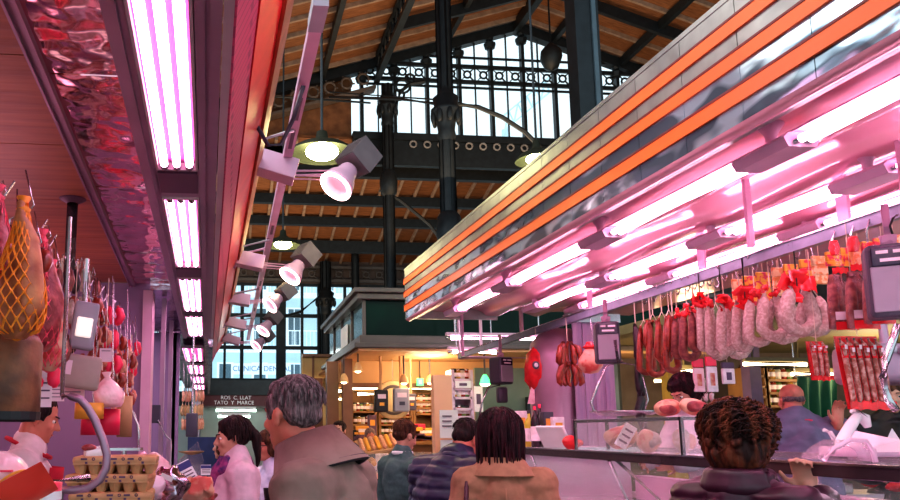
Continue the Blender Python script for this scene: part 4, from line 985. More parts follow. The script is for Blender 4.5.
t,c,R=scale(893,282,2.62,.17,.28,.12,'large grey scale with white dial marks cut off by the right picture edge',-.62,)
tag(MB().tube([at(897,215,2.6),at(893,218,2.6),at(890,226,2.6),at(893,236,2.6)],.004,6).build('scale_cord','black',None,True),'black looped cord above the large right scale','cord')
# pan frame of the scales
p=at(625,413,on_rail(615,2.5))
t=thing('weighing_pan',p,'round steel weighing pan in a bent wire bracket over the counter','weighing pan'); Y=p.y
MB().lathe([(.0,-.02),(.16,-.015),(.21,.01),(.215,.012),(.2,.0),(0,-.012)],p,n=30).build('pan','steel',t,True)
MB().tube([at(622,362,Y),at(606,366,Y),at(598,385,Y),at(591,402,Y),at(593,410,Y),at(603,415,Y),at(640,415,Y)],.008,8).cyl(at(615,340,Y),at(618,362,Y),.01).tube([at(618,362,Y),at(640,366,Y),at(648,400,Y),at(643,413,Y)],.007,8).build('bracket','steel',t,True)
Y=on_rail(500,2.45); p=at(478,418,Y); t=thing('weighing_pan',p,'bent wire bracket with dark canister under the smaller scale','weighing pan')
MB().tube([at(500,385,Y),at(488,388,Y),at(482,402,Y),at(478,425,Y)],.009,8).build('bracket','steel',t,True); MB().rbox(at(502,395,Y),(.09,.08,.14),.02).build('canister','dark_plastic',t,True)
MB().cyl(at(478,425,Y),V((at(478,425,Y).x,Y,1.2)),.01).build('stem','steel',t)
# ================================================================== RIGHT COUNTER
dm('case_white', (.70,.50,.62), .3, 0, .04)
dm('rail_dark', (.13,.08,.10), .25, .6, .1, 8)
dm('pink_inner', (.75,.42,.62), .35, 0, .05, 3, emit=.05, ecol=(1,.45,.72))
Xc_, Zc = 2.0, 1.495
t = thing('display_counter', (2.4,4,0), 'long refrigerated glass display counter of the right stall', 'display counter')
MB().bb((2.05,1.0,0),(3.0,5.2,.80)).build('base','case_white',t)
MB().bb((2.0,1.0,.78),(2.95,5.2,.86)).build('deck','pink_inner',t)
MB().bb((2.85,1.0,.86),(2.95,5.2,1.30)).build('back_panel','pink_inner',t)
MB().bb((2.0,1.0,Zc-.045),(2.03,5.12,Zc)).build('front_rail','rail_dark',t,bevel=.004)
MB().bb((1.995,1.0,Zc-.004),(2.035,5.12,Zc+.004)).build('rail_edge','steel',t)
MB().bb((2.02,5.08,Zc-.03),(3.0,5.12,Zc)).bb((2.93,1.0,Zc-.03),(2.97,5.12,Zc)).build('top_frame','steel',t)
MB().sheet((2.02,1.0,Zc-.002),(2.95,1.0,Zc-.002),(2.95,5.1,Zc-.002),(2.02,5.1,Zc-.002),.006).build('top_glass','glass',t)
MB().grid(lambda u,v:(2.0-.06*math.sin(PI*.5*(1-v)*1.2)+.03, 1.0+4.1*u, .82+(Zc-.85)*v),10,8).build('front_glass','glass',t,True)
mb=MB()
for y in (5.0,3.95,2.9,2.0): mb.cyl((2.02,y,Zc-.03),(2.1,y-.35,.86),.01,n=6)
mb.build('strut','steel',t)
mb=MB(); mb.cyl((2.03,3.9,Zc-.03),(2.3,3.2,.9),.01,n=6); mb.ell((2.16,3.55,1.2),(.02,.02,.03)); mb.build('strut_link','steel',t)
MB().bb((2.15,1.0,1.17),(2.6,5.0,1.18)).build('inner_shelf','glass',t)
MB().cyl((2.2,1.1,Zc-.05),(2.2,3.2,Zc-.05),.012).build('inner_tube','tube_soft',t,True)
# trays and meat in the case
k=0
MEAT=('dark_meat','ham_fat','chorizo','ham_fat','dark_meat','ham','chorizo','ham_fat')
for i in range(6):
    for j in range(2):
        c=V((2.22+.34*j,1.6+i*.58,.875)); k+=1
        t=thing('meat_tray',c,'tray of '+('sliced red' if k%2 else 'pale pink')+' meat in the display case, '+('front' if j==0 else 'rear')+' row, '+ORD[i]+' from the near end','tray')
        mb=MB(); mb.bb(c+V((-.15,-.24,0)),c+V((.15,.24,.012)))
        for s_ in (-1,1): mb.bb(c+V((s_*.15-.006,-.24,.0)),c+V((s_*.15+.006,.24,.045))); mb.bb(c+V((-.15,s_*.24-.006,0)),c+V((.15,s_*.24+.006,.045)))
        mb.build('tray','white_gloss',t)
        for q in range(4):
            cc=c+V((random.uniform(-.06,.06),-.17+.115*q,.05)); mb=MB().ell(cc,(.08,.055,.045),Euler((0,0,random.uniform(-1,1))).to_matrix())
            for v in mb.v: v+=V([noise.noise(v*16+V((w_*3,0,0)))*.03 for w_ in range(3)])
            mb.build('meat_piece',MEAT[(k+q)%8],t,True)
# stacked white containers (foreground case)
for i,(px,py,Y,w,l) in enumerate(((846,492,2.5,.30,'white lidded box in the near display case under the rail'),(812,490,2.75,.2,'second white box in the display case, left of the lidded one'))):
    p=at(px,py,Y); t=thing('food_box',p,l,'box'); p.z=1.18+.05
    MB().rbox(p,(.28,w,.10),.015).build('box','white_gloss',t,True); MB().bb(p+V((-.145,-w/2,.045)),p+V((.145,w/2,.06))).build('lid','pink_inner',t,bevel=.004)
# glass box on the counter
Zt=Zc+.004
yb0,yb1=3.55,4.35
t=thing('glass_guard_box',(2.3,3.9,Zt),'low glass guard box with dark top frame standing on the right counter','glass case')
zb_=at(650,419,3.9).z
cA=at(604,419,4.3); cB=at(703,419,3.2)
xa_=2.06
mb=MB(); mb.bb((2.03,3.12,zb_-.012),(2.30,4.36,zb_)); 
mb.v=[]; mb.f=[]; mb.m=[]
XB,YB0=2.24,3.28
for q in (((2.03,YB0,zb_-.016),(2.06,4.36,zb_)),((XB-.02,YB0,zb_-.012),(XB,4.36,zb_)),((2.03,4.34,zb_-.012),(XB,4.36,zb_)),((2.03,YB0,zb_-.012),(XB,YB0+.02,zb_)),((2.03,YB0,Zt),(2.045,YB0+.015,zb_)),((XB-.015,YB0,Zt),(XB,YB0+.015,zb_)),((2.03,4.345,Zt),(2.045,4.36,zb_)),((XB-.015,4.345,Zt),(XB,4.36,zb_))): mb.bb(*q)
mb.build('frame','black_gloss',t)
MB().sheet((2.03,YB0,Zt),(2.03,4.36,Zt),(2.03,4.36,zb_),(2.03,YB0,zb_),.005).sheet((2.03,YB0,Zt),(XB,YB0,Zt),(XB,YB0,zb_),(2.03,YB0,zb_),.005).build('pane','glass',t)
MB().bb((2.03,YB0,zb_),(XB,4.36,zb_+.006)).build('top_shelf','glass',t)
def chop(c,r,label,m='dark_meat',rim='ham_fat',rot=(0,0,0),name='beef_joint'):
    t=thing(name,c,label,'meat'); R=Euler(rot).to_matrix(); c=V(c)
    mb=MB().ell(c,(r*1.25,r*.7,r*.78),R,22,14)
    for v in mb.v: v+=V([noise.noise(v*9+V((w_*3,0,0)))*r*.35 for w_ in range(3)])
    mb.build('fat_rim',rim,t,True)
    mb=MB().ell(c+R@V((0,-r*.25,0)),(r*1.02,r*.62,r*.60),R,22,14)
    for v in mb.v: v+=V([noise.noise(v*14+V((w_*3,2,0)))*r*.25 for w_ in range(3)])
    mb.build('cut_face',m,t,True)
chop((2.13,3.55,zb_+.045),.052,'raw beef joint on top of the glass guard box, left of the dark haired vendor')
chop((2.13,3.32,zb_+.045),.05,'raw marbled beef joint on top of the glass guard box, near its right end')
chop((2.13,4.02,Zt+.07),.075,'round pale ham end inside the glass guard box','ham','ham_fat')
chop((2.14,3.76,Zt+.055),.07,'pale pork loin in the middle of the glass guard box','salami_white','ham_fat',(0,0,.5),'pork_loin')
chop((2.14,3.45,Zt+.06),.07,'veined pork piece at the right end of the glass guard box','ham_fat','salami_white',(0,0,1),'pork_loin')
chop((2.14,4.62,Zt+.035),.055,'small bright red meat pile on the counter beside the white tray','red_plastic','red_plastic',(0,0,.4),'red_meat')
def rcard(c,w,h,rot,label,name='price_card'):
    c=V(c); t=thing(name,c,label,'price sign'); R=Euler(rot).to_matrix(); MB().box(c,(w,.004,h),R).build('card','paper_white',t)
    mb=MB()
    for k in range(3): mb.box(c+R@V((0,-.003,h*(.25-.25*k))),(w*.7,.001,h*.08),R)
    mb.build('print','print_dark',t)
rcard((2.08,3.86,Zt+.08),.07,.13,(.2,.5,.1),'narrow grey price card leaning inside the glass guard box')
p=V((2.12,4.85,Zt+.07)); t=thing('leaning_tray',p,'white plastic tray leaning on the far end of the right counter','tray'); R=Euler((0,-.5,.4)).to_matrix()
MB().rbox(p,(.02,.24,.16),.008,R).build('tray','white_gloss',t); MB().rbox(p+R@V((.018,0,0)),(.012,.2,.12),.004,R).build('tray_inner','pink_inner',t)
# bottles and packs at the far end of the counter
dm('oil', (.55,.42,.04), .15, 0, .1, emit=.05, ecol=(.8,.6,.1)); dm('bottle_dark', (.03,.012,.02), .12, 0, .1)
def bottle(px,pyb,pyt,Y,r,m,label,lab='label_white',name='bottle',cat='bottle',z=None):
    b=at(px,pyb,Y); a=at(px,pyt,Y); h=a.z-b.z
    if z is not None: b.z=z; h=a.z-z
    t=thing(name,b,label,cat)
    MB().lathe([(0,0),(r,.0),(r,h*.6),(r*.8,h*.7),(r*.32,h*.8),(r*.3,h*.95),(0,h*.95)],b,n=16).build('glass_body',m,t,True)
    MB().lathe([(r*1.02,h*.15),(r*1.02,h*.5)],b,n=16).build('label',lab,t,True); MB().lathe([(r*.36,h*.9),(r*.36,h),(0,h)],b,n=12).build('cap','black' if m!='bottle_dark' else 'hot_red',t,True)
tb=thing('bottle_shelf',(2.15,5.5,0),'white side table carrying the bottles beyond the display counter','table')
zS=at(545,447,5.4).z
MB().bb((1.95,5.2,zS-.04),(2.9,5.75,zS)).build('top','case_white',tb); MB().bb((2.0,5.25,0),(2.85,5.7,zS-.04)).build('body','case_white',tb)
bottle(530,445,410,5.45,.035,'oil','golden oil bottle left of the dark wine bottles',z=zS)
bottle(536,445,406,5.35,.032,'bottle_dark','tall dark bottle with white label, left one of the pair',z=zS)
bottle(541,445,404,5.5,.032,'bottle_dark','tallest dark bottle with red cap beside the coffee packs',z=zS)
def carton(px,pyb,pyt,Y,w,m,label,band='print_dark',z=None,name='food_pack',d=.07):
    b=at(px,pyb,Y); a=at(px,pyt,Y); zz=b.z if z is None else z; h=a.z-zz; c=V((b.x,Y,zz+h/2)); t=thing(name,c,label,'packet')
    MB().rbox(c,(w,d,h),.006).build('pack',m,t); MB().box(c+V((0,-d/2-.001,-h*.22)),(w*.86,.002,h*.3)).build('label',band,t); MB().box(c+V((0,-d/2-.001,h*.2)),(w*.6,.002,h*.22)).build('front_print','orange_paper' if m!='orange_paper' else 'label_white',t)
carton(548,445,412,5.35,.075,'dark_plastic','dark lower coffee style pack beside the tallest bottle','label_white',z=zS)
carton(558,445,417,5.3,.085,'label_white','cream pack with orange print right of the dark pack','print_dark',z=zS)
carton(521,445,411,5.6,.09,'label_white','white and red pack behind the tan coated shopper','hot_red',z=zS)
carton(515,445,428,5.35,.07,'pink_plastic','low pinkish pack left of the oil bottle','hot_red',z=zS)
# white slicer and plastic dome at right
Y=3.0; p=at(845,452,3.0)
zsl=Zt
t=thing('meat_slicer',(2.45,2.75,zsl),'white meat slicer with curved clear hood on the right counter','meat slicer')
A=[at(x,y,Yq) for x,y,Yq in ((824,460,2.75),(835,448,2.75),(850,440,2.75),(866,441,2.75),(873,452,2.75),(876,462,2.75))]
MB().tube(A,.009,8).build('hood_rim','case_white',t,True)
mb=MB()
for i in range(len(A)-1): mb.quad(A[i],A[i+1],A[i+1]+V((.1,.25,0)),A[i]+V((.1,.25,0)))
mb.build('hood','glass_mirror',t,True)
B_=[at(x,y,2.9) for x,y in ((831,452),(842,440),(851,425),(858,415))]
MB().tube(B_,[.014,.022,.022,.018],8).tube([at(853,410,2.9),at(864,418,2.9),at(868,427,2.9)],[.016,.024,.014],8).tube([at(824,430,2.95),at(830,432,2.95),at(840,448,2.95)],.009,8).build('handle','white_gloss',t,True)
b=at(880,450,2.95)
MB().rbox(V((b.x+.05,3.0,zsl+.02)),(.40,.22,.04),.015).build('body','case_white',t,True)
mb=MB().add([at(838,440,3.1),at(852,430,3.1),at(900,440,2.8),at(900,452,2.8),at(850,452,3.0)],[(0,1,2,3,4)]); mb.build('top_plate','white_gloss',t)
MB().add([at(884,445,3.0),at(892,428,3.0),at(904,446,3.0)]+[at(884,445,3.05),at(892,428,3.05),at(904,446,3.05)],[(0,1,2),(5,4,3),(0,3,4,1),(1,4,5,2)]).build('guard_fin','white_gloss',t)
tag(MB().tube([at(883,378,2.5),at(886,360,2.5),at(893,340,2.5),at(898,325,2.5)],.013,8).tube([at(883,378,2.5),at(888,400,2.5),at(896,410,2.5)],.013,8).build('bent_steel_arm','steel',None,True),'bent steel arm hanging at the right picture edge below the scale','bracket')
for (px,py,l,m) in ((870,474,'bright red mince portion in the near display case','red_plastic'),(897,478,'red meat portion in the display case at the right picture edge','red_plastic'),(785,468,'pale wrapped meat in the display case behind the raised hand','ham_fat'),(857,468,'pinkish meat slices on the upper shelf of the near case','ham_fat')):
    p=at(px,py,2.45); p=V((p.x,2.45,1.18+.03)); p=onz(px,py+2,1.26); t=thing('meat_portion',p,l,'meat')
    mb=MB().ell((p.x,p.y,1.215),(.09,.05,.035))
    for v in mb.v: v+=V([noise.noise(v*20+V((w_*3,0,0)))*.02 for w_ in range(3)])
    mb.build('meat',m,t,True)
# purple translucent curtain/panels behind counter
dm('strip_curtain', (.50,.30,.46), .3, 0, c2=(.36,.22,.40), scale=6, stretch=(6,6,.3), bump=.4)
t=thing('strip_curtain',(3.2,5.9,1.0),'mauve plastic strip curtain behind the weighing pan','curtain')
a=at(572,330,5.9); b=at(612,330,5.9)
n=8
for k in range(n):
    x=a.x+(b.x-a.x)*(k+.5)/n; MB().rbox(V((x,5.9+.01*(k%2),1.35)),((b.x-a.x)/n*1.05,.012,2.3),.004).build('strip','strip_curtain',t)
MB().bb((a.x-.05,5.85,2.48),(b.x+.05,5.95,2.55)).build('rail','steel',t)
a=at(590,330,5.6); t=thing('steel_cylinder',a,'shiny mauve steel cylinder hood behind the small cured ham','hood')
MB().lathe([(.0,.28),(.12,.26),(.22,.15),(.24,0),(.24,-2.2)],V((a.x,6.2,2.2)),n=28).build('drum','mauve_metal',t,True)
# ================================================================== GREEN CANOPY STALL (centre)
dm('green_glass', (.002,.012,.008), .15, 0, c2=(.003,.028,.016), scale=1.5, c2pos=(.5,.8), spec=.15)
dm('cornice', (.11,.085,.08), .45, .3, .1, 4)
dm('cream_soffit', (.72,.42,.20), .6, 0, .06, 2)
dm('warm_wall', (.60,.40,.18), .7, 0, .1, 3)
dm('post_brown', (.22,.10,.06), .5, 0, .1, 5)
dm('peach', (.92,.50,.34), .55, 0, .04, 3)
dm('shelf_wood', (.30,.15,.06), .6, 0, .15, 5)
YF=9.0; XL=at(361,300,YF).x; XRt=6.2; YBk=12.2
zT_=at(361,291,YF).z; zt1=at(361,298,YF).z; zg0=at(361,335,YF).z; zb0=at(361,346,YF).z
t=thing('green_glass_canopy',(XL,YF,zb0),'dark green glass canopy with metal cornice over the central warm lit stall','canopy')
MB().bb((XL+.04,YF+.04,zg0),(XRt,YBk,zt1)).build('green_panel','green_glass',t)
mb=MB(); mb.bb((XL-.10,YF-.10,zT_-.03),(XRt+.1,YBk+.1,zT_+.03)); mb.bb((XL-.05,YF-.05,zt1-.02),(XRt+.05,YBk+.05,zT_-.03)); mb.build('cornice','cornice',t,bevel=.01)
mb=MB(); mb.bb((XL-.02,YF-.02,zb0),(XRt,YBk,zg0)); mb.bb((XL-.10,YF-.10,zb0-.03),(XRt,YBk,zb0+.03)); mb.build('lower_trim','cornice',t,bevel=.01)
mb=MB()
for y in (9.9,10.8,11.6): mb.bb((XL+.02,y,zg0),(XL+.05,y+.03,zt1))
mb.bb((XL+.02,YF+.02,zg0),(XL+.06,YF+.06,zt1)); mb.build('glazing_bar','cornice',t)
p=at(337,345,10.6); 
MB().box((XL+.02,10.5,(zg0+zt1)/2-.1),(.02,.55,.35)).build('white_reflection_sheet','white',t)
# soffit and stall shell
zso=zb0-.06
struct('ceiling', MB().bb((XL-.05,YF-.05,zso),(XRt,15.5,zb0-.03)), 'cream_soffit')
t=thing('stall_lintel',(XL,YF,zso),'cream lintel board hanging at the rear of the warm stall','lintel')
zl=at(361,383,10.3).z
MB().bb((XL,10.3,zl),(XRt,10.4,zso)).build('board','cream_soffit',t); MB().bb((XL,10.28,zl-.06),(XRt,10.42,zl)).build('edge','post_brown',t)
struct('wall_stall_back', MB().bb((XL+.0,15.4,0),(9.0,15.5,zso)), 'warm_wall')
for i,(px,w,l) in enumerate(((333,.16,'left brown wooden post of the warm stall'),(348,.13,'second brown wooden post of the warm stall'))):
    a=at(px,420,10.0 if i else 10.4); tag(MB().bb((a.x-w/2,a.y,0),(a.x+w/2,a.y+w,zso)).build('wooden_post','post_brown'),l,'post')
a=at(443,395,8.0); b=at(452,395,8.0)
t=thing('peach_panel',(a.x,8,0),'peach coloured upright panel left of the paper notice','panel')
MB().bb((at(434,395,8).x,8.0,0),(at(452,395,8).x,8.12,at(440,375,8).z)).build('panel','peach',t)
p=at(447,428,7.8); t=thing('notice_sheet',p,'white printed notice above the navy jacket man','notice')
MB().bb((at(440,420,7.85).x,7.85,at(440,438,7.85).z),(at(458,420,7.85).x,7.87,at(440,410,7.85).z)).build('sheet','paper_white',t)
mb=MB()
for k in range(3):
    q=at(447,416+k*5,7.84); mb.box(q,(.10,.004,.012))
mb.build('print','print_dark',t); MB().bb((at(440,420,7.9).x,7.88,0),(at(458,420,7.9).x,7.92,at(440,440,7.9).z)).build('stand','white',t)
# warm fluorescents, lamps
for i,(x0,x1,y,Y,l) in enumerate(((350,443,388,11.0,'long warm tube light across the middle stall'),(358,400,394,12.0,'short warm tube light under the longer one'),(338,352,391,10.6,'short warm tube at the left end of the stall'),(312,346,399,14.0,'dim yellow tube light behind the left post'))):
    a,b=at(x0,y,Y),at(x1,y,Y); b.z=a.z; t=thing('warm_tube_light',a,l,'light fixture')
    MB().cyl(a,b,.028).build('tube','tube_warm',t,True); MB().bb(a+V((-.05,-.05,.05)),b+V((.05,.05,.09))).build('housing','cream_soffit',t)
    MB().cyl(a+V((.1,0,.08)),V((a.x+.1,Y,zso)),.01,n=5).cyl(b+V((-.1,0,.08)),V((b.x-.1,Y,zso)),.01,n=5).build('hanger','cornice',t)
for i,(px,py,Y,l) in enumerate(((344,380,9.6,'small warm spot lamp near the left corner of the green canopy'),(404,381,9.5,'small warm spot lamp right of the middle'),(358,369,9.3,'small unlit looking lamp hung under the canopy edge'),(430,381,9.9,'small warm lamp beside the peach panel'))):
    p=at(px,py,Y); t=thing('spot_lamp',p,l,'lamp'); MB().lathe([(.06,-.03),(.05,.03),(.02,.08),(0,.09)],p,n=14).build('shade','cream_soffit',t,True); MB().ell(p-V((0,0,.02)),(.04,.04,.03)).build('bulb','tube_warm',t,True); MB().cyl(p+V((0,0,.08)),V((p.x,p.y,zso)),.012,n=6).build('stem','cornice',t)
for x,y,l in ((345,389,'left green lit exit plate in the warm stall'),(420,382,'right green lit exit plate in the warm stall')):
    p=at(x,y,10.2); t=thing('exit_sign',p,l,'sign'); MB().box(p,(.09,.03,.10)).build('plate','green_glow',t); MB().box(p+V((0,-.02,0)),(.04,.005,.05)).build('pictogram','white',t); MB().cyl(p+V((0,0,.05)),V((p.x,p.y,zso)),.008,n=5).build('hanger','cornice',t)
# hanging scales
for i,(px,py,Y,w,h,m,l) in enumerate(((381,401,9.6,.17,.28,'black','black hanging scale left of the grey pair in the warm stall'),(401,400,9.6,.20,.30,'grey_plastic','grey hanging scale in the middle of the warm stall'),(411,402,9.9,.12,.22,'dark_plastic','small dark scale just right of the grey one'))):
    p=at(px,py,Y); t=thing('hanging_scale',p,l,'scale'); MB().rbox(p,(w,.12,h),.02).build('case',m,t); MB().box(p+V((0,-.065,h*.2)),(w*.6,.008,h*.2)).build('display','paper_pink',t); MB().box(p+V((0,-.065,-h*.15)),(w*.35,.008,h*.15)).build('dial','orange_paper' if i!=1 else 'dark_plastic',t); MB().cyl(p+V((0,0,h/2)),V((p.x,p.y,zso)),.018,n=8).build('hanger','cream_soffit',t)
p=at(393,400,10.0); t=thing('round_basket_lid',p,'round pale disc hanging behind the grey scale','disc'); mb=MB().lathe([(0,0),(.24,0),(.26,.02),(.24,.04),(0,.04)],p,V((0,-1,0)),28); mb.build('disc',mat('disc',(.7,.55,.3),.6),t,True); MB().lathe([(.16,.045),(.18,.05),(.2,.045)],p,V((0,-1,0)),28).build('ring','cornice',t,True); MB().cyl(p+V((0,0,.24)),V((p.x,p.y,zso)),.006,n=5).build('string','string',t)
# shelves with jars
def shelfunit(x0,x1,Y,zs,z0,z1,label,m='shelf_wood',d=.3):
    t=thing('shelf_unit',((x0+x1)/2,Y,z0),label,'shelf')
    MB().bb((x0,Y+d,z0),(x1,Y+d+.03,z1)).build('back_board',m,t)
    for z in zs: MB().bb((x0,Y,z-.03),(x1,Y+d,z)).build('shelf',m,t)
    for x in (x0,x1): MB().bb((x-.02,Y,z0),(x+.02,Y+d,z1)).build('side_panel',m,t)
    return t
JM=[mat('jar_a',(.10,.04,.02),.2),mat('jar_b',(.45,.25,.06),.2),mat('jar_c',(.55,.50,.42),.3),mat('jar_d',(.25,.03,.02),.2),mat('jar_e',(.12,.2,.06),.2)]
def jarproto(m,i):
    t=thing('jar',(0,0,0),'jar','jar'); MB().lathe([(0,0),(.045,0),(.05,.02),(.05,.11),(.035,.13),(0,.13)],(0,0,0),n=12).build('glass_body',m,t,True); MB().lathe([(.04,.125),(.04,.15),(0,.15)],(0,0,0),n=12).build('lid','steel' if i%2 else 'black',t,True); MB().lathe([(.051,.035),(.051,.09)],(0,0,0),n=12).build('label','label_white',t,True); return t
JP=[None]*5
def jars(x0,x1,Y,z,n,where,grp,sc=1.,start=0,label=None):
    for k in range(n):
        i=(k+start)%5; x=x0+(x1-x0)*(k+.5)/n
        lab=label or (['dark brown','amber','cream','deep red','olive green'][i]+' jar on the '+where+' shelf')
        if JP[i] is None:
            JP[i]=jarproto(JM[i],i); JP[i].location=(x,Y,z); JP[i]['label']=lab; JP[i]['group']=grp; JP[i].scale=(sc,)*3
        else: dup(JP[i],(x,Y,z),lab,group=grp,scale=sc)
zbn=at(390,441,11.2).z
t=thing('back_bench',(3,11.2,0),'wooden back bench carrying packets in the warm stall','bench')
MB().bb((XL+.1,11.0,zbn-.05),(4.6,11.45,zbn)).build('top','shelf_wood',t); MB().bb((XL+.15,11.05,0),(4.55,11.4,zbn-.05)).build('body','post_brown',t)
# warm stall back shelves at Y=12
Y=12.0; X=lambda px:at(px,420,Y).x; Zp=lambda py:at(400,py,Y).z
t=shelfunit(X(352),X(376),Y,[Zp(411),Zp(424),Zp(438)],0,Zp(392),'left wooden shelf with pale cups in the warm stall')
jars(X(354),X(374),Y+.12,Zp(411),6,'top left stall','cups and jars on the left stall shelf',.9,2,'pale cup or jar on the top left shelf of the warm stall')
jars(X(354),X(374),Y+.12,Zp(424),5,'lower left stall','cups and jars on the left stall shelf, lower',.9,0,'jar on the lower left shelf of the warm stall')
t=shelfunit(X(380),X(412),Y,[Zp(416),Zp(424),Zp(434)],0,Zp(406),'central shelf crowded with jars in the warm stall')
jars(X(381),X(411),Y+.12,Zp(416),8,'','jars on the central shelf top board',.8,1,'small jar on the top board of the central stall shelf')
jars(X(381),X(411),Y+.12,Zp(424),8,'','jars on the central shelf second board',.8,3,'small jar on the second board of the central stall shelf')
jars(X(381),X(411),Y+.12,Zp(434),7,'','jars on the central shelf low board',.9,4,'small jar on the low board of the central stall shelf')
t=shelfunit(X(415),X(436),Y,[Zp(401),Zp(407),Zp(413)],0,Zp(392),'bottle rack right of the hanging scales in the warm stall')
for q,pz in enumerate((401,407,413)): jars(X(416),X(435),Y+.1,Zp(pz),7,'','dark bottles in the rack, row '+ORD[q],.75,0,'dark jar in the '+ORD[q]+' row of the bottle rack, warm stall')
# packets & yellow sack
for i,(px,pb,pt,Yq,w,m,l) in enumerate(((362,438,426,11.4,.2,'orange_paper','yellow orange packet standing behind the stall counter'),(356,440,430,11.2,.1,'black','dark bottle shaped pack beside the yellow packet'),(418,432,424,11.5,.2,'hot_red','red pack under the bottle rack'),(425,437,428,11.0,.3,'orange_paper','orange crate label near the peach panel'),(412,440,425,11.2,.18,'label_white','cream pack right of the central shelf'),(430,445,432,10.4,.25,'kraft','tan box behind the cardigan woman'),(372,424,415,11.8,.12,'print_dark','dark framed price sheet behind the vendor'))):
    carton(px,pb,pt,11.2,w,m,l,z=zbn,d=.1)
# stall counter
zc1=at(385,455,9.2).z
t=thing('stall_counter',(3,9.4,0),'wooden counter with glass top at the warm stall','counter')
MB().bb((XL,9.2,0),(3.1,9.9,zc1-.25)).build('base','post_brown',t); MB().bb((XL-.03,9.15,zc1-.28),(3.1,9.95,zc1-.22)).build('ledge','peach',t)
MB().sheet((XL,9.2,zc1-.22),(3.1,9.2,zc1-.22),(3.1,9.2,zc1),(XL,9.2,zc1),.01).build('front_glass','glass',t); MB().bb((XL,9.2,zc1),(3.1,9.9,zc1+.015)).build('top_glass','glass',t)
MB().bb((XL,9.3,zc1-.2),(3.1,9.85,zc1-.18)).build('inner_board','case_white',t)
for k in range(6):
    x=XL+.15+k*.26; t=thing('produce_heap',(x,9.5,zc1-.18),('orange','pale green','golden')[k%3]+' produce heap in the warm stall counter, '+ORD[k]+' from its left end','produce')
    mb=MB()
    for q in range(9): mb.ell((x+random.uniform(-.07,.07),9.45+random.uniform(-.1,.12),zc1-.14+random.uniform(0,.08)),(.04,.04,.035),n=8,m=6)
    mb.build('pieces',('orange_paper',mat('pg',(.45,.5,.2),.6),mat('py',(.8,.6,.2),.6))[k%3],t,True)
c0=at(382,446,9.6); 
t=thing('sausage_tray',c0,'tilted tray of orange red sausages in front of the far vendor','tray'); R=Euler((.4,-.15,0)).to_matrix(); c0.z=zc1+.12
MB().box(c0,(.62,.4,.03),R).build('tray','kraft',t)
for k in range(9): a=c0+R@V((-.27+.068*k,-.15,.035)); b=c0+R@V((-.25+.068*k,.15,.035)); MB().caps(a,b,.028,n=8).build('sausage',('chorizo_pale','orange_paper')[k%2],t,True)
MB().bb((c0.x-.25,9.5,zc1+.015),(c0.x+.25,9.7,zc1+.09)).build('stand','kraft',t)
# ---- area between (x 450-560): shelves with photos, green glass reflections
Y=9.4; X=lambda px:at(px,420,Y).x; Zp=lambda py:at(500,py,Y).z
t=shelfunit(X(454),X(473),Y,[Zp(379),Zp(388),Zp(397),Zp(408),Zp(416)],0,Zp(370),'narrow white lit shelf of jars right of the peach panel','case_white',.25)
for q,pz in enumerate((379,397,416)): jars(X(455),X(472),Y+.1,Zp(pz),4,'','jars on the narrow white shelf, tier '+ORD[q],.9,q,'jar on tier '+['one','two','three'][q]+' of the narrow white shelf')
for (x0,x1,y0,y1,m,l) in ((455,471,381,388,'paper_white','white picture card on the narrow shelf'),(474,483,386,412,'label_white','tall cream poster with dark figure beside the narrow shelf')):
    p=at((x0+x1)/2,(y0+y1)/2,Y-.02); t=thing('poster',p,l,'poster'); w=(x1-x0)/760*Y; h=(y1-y0)/760*Y; MB().box(p,(w,.01,h)).build('sheet',m,t); MB().box(p+V((0,-.008,0)),(w*.5,.004,h*.4)).build('figure','print_dark',t)
p=at(485,381,9.2); t=thing('spot_lamp',p,'warm spot lamp with green tinted shade near the smaller scale','lamp'); MB().lathe([(.07,-.04),(.05,.03),(.02,.08)],p,n=14).build('shade','green_glow',t,True); MB().ell(p-V((0,0,.03)),(.06,.06,.04)).build('bulb','tube_warm',t,True); MB().cyl(p+V((0,0,.08)),V((p.x,p.y,zso)),.012,n=6).build('stem','cornice',t)
struct('wall_far_green', MB().bb((X(484),Y+.3,0),(X(575),Y+.35,Zp(366))), mat('greenwall',(.12,.17,.12),.3,0,c2=(.22,.27,.2),scale=2))
mb=MB(); mb.bb((X(535),Y+.2,Zp(420)),(X(560),Y+.29,Zp(396))); tag(mb.build('dark_menu_board','black_gloss'),'dark glass board behind the small distant vendor','board')
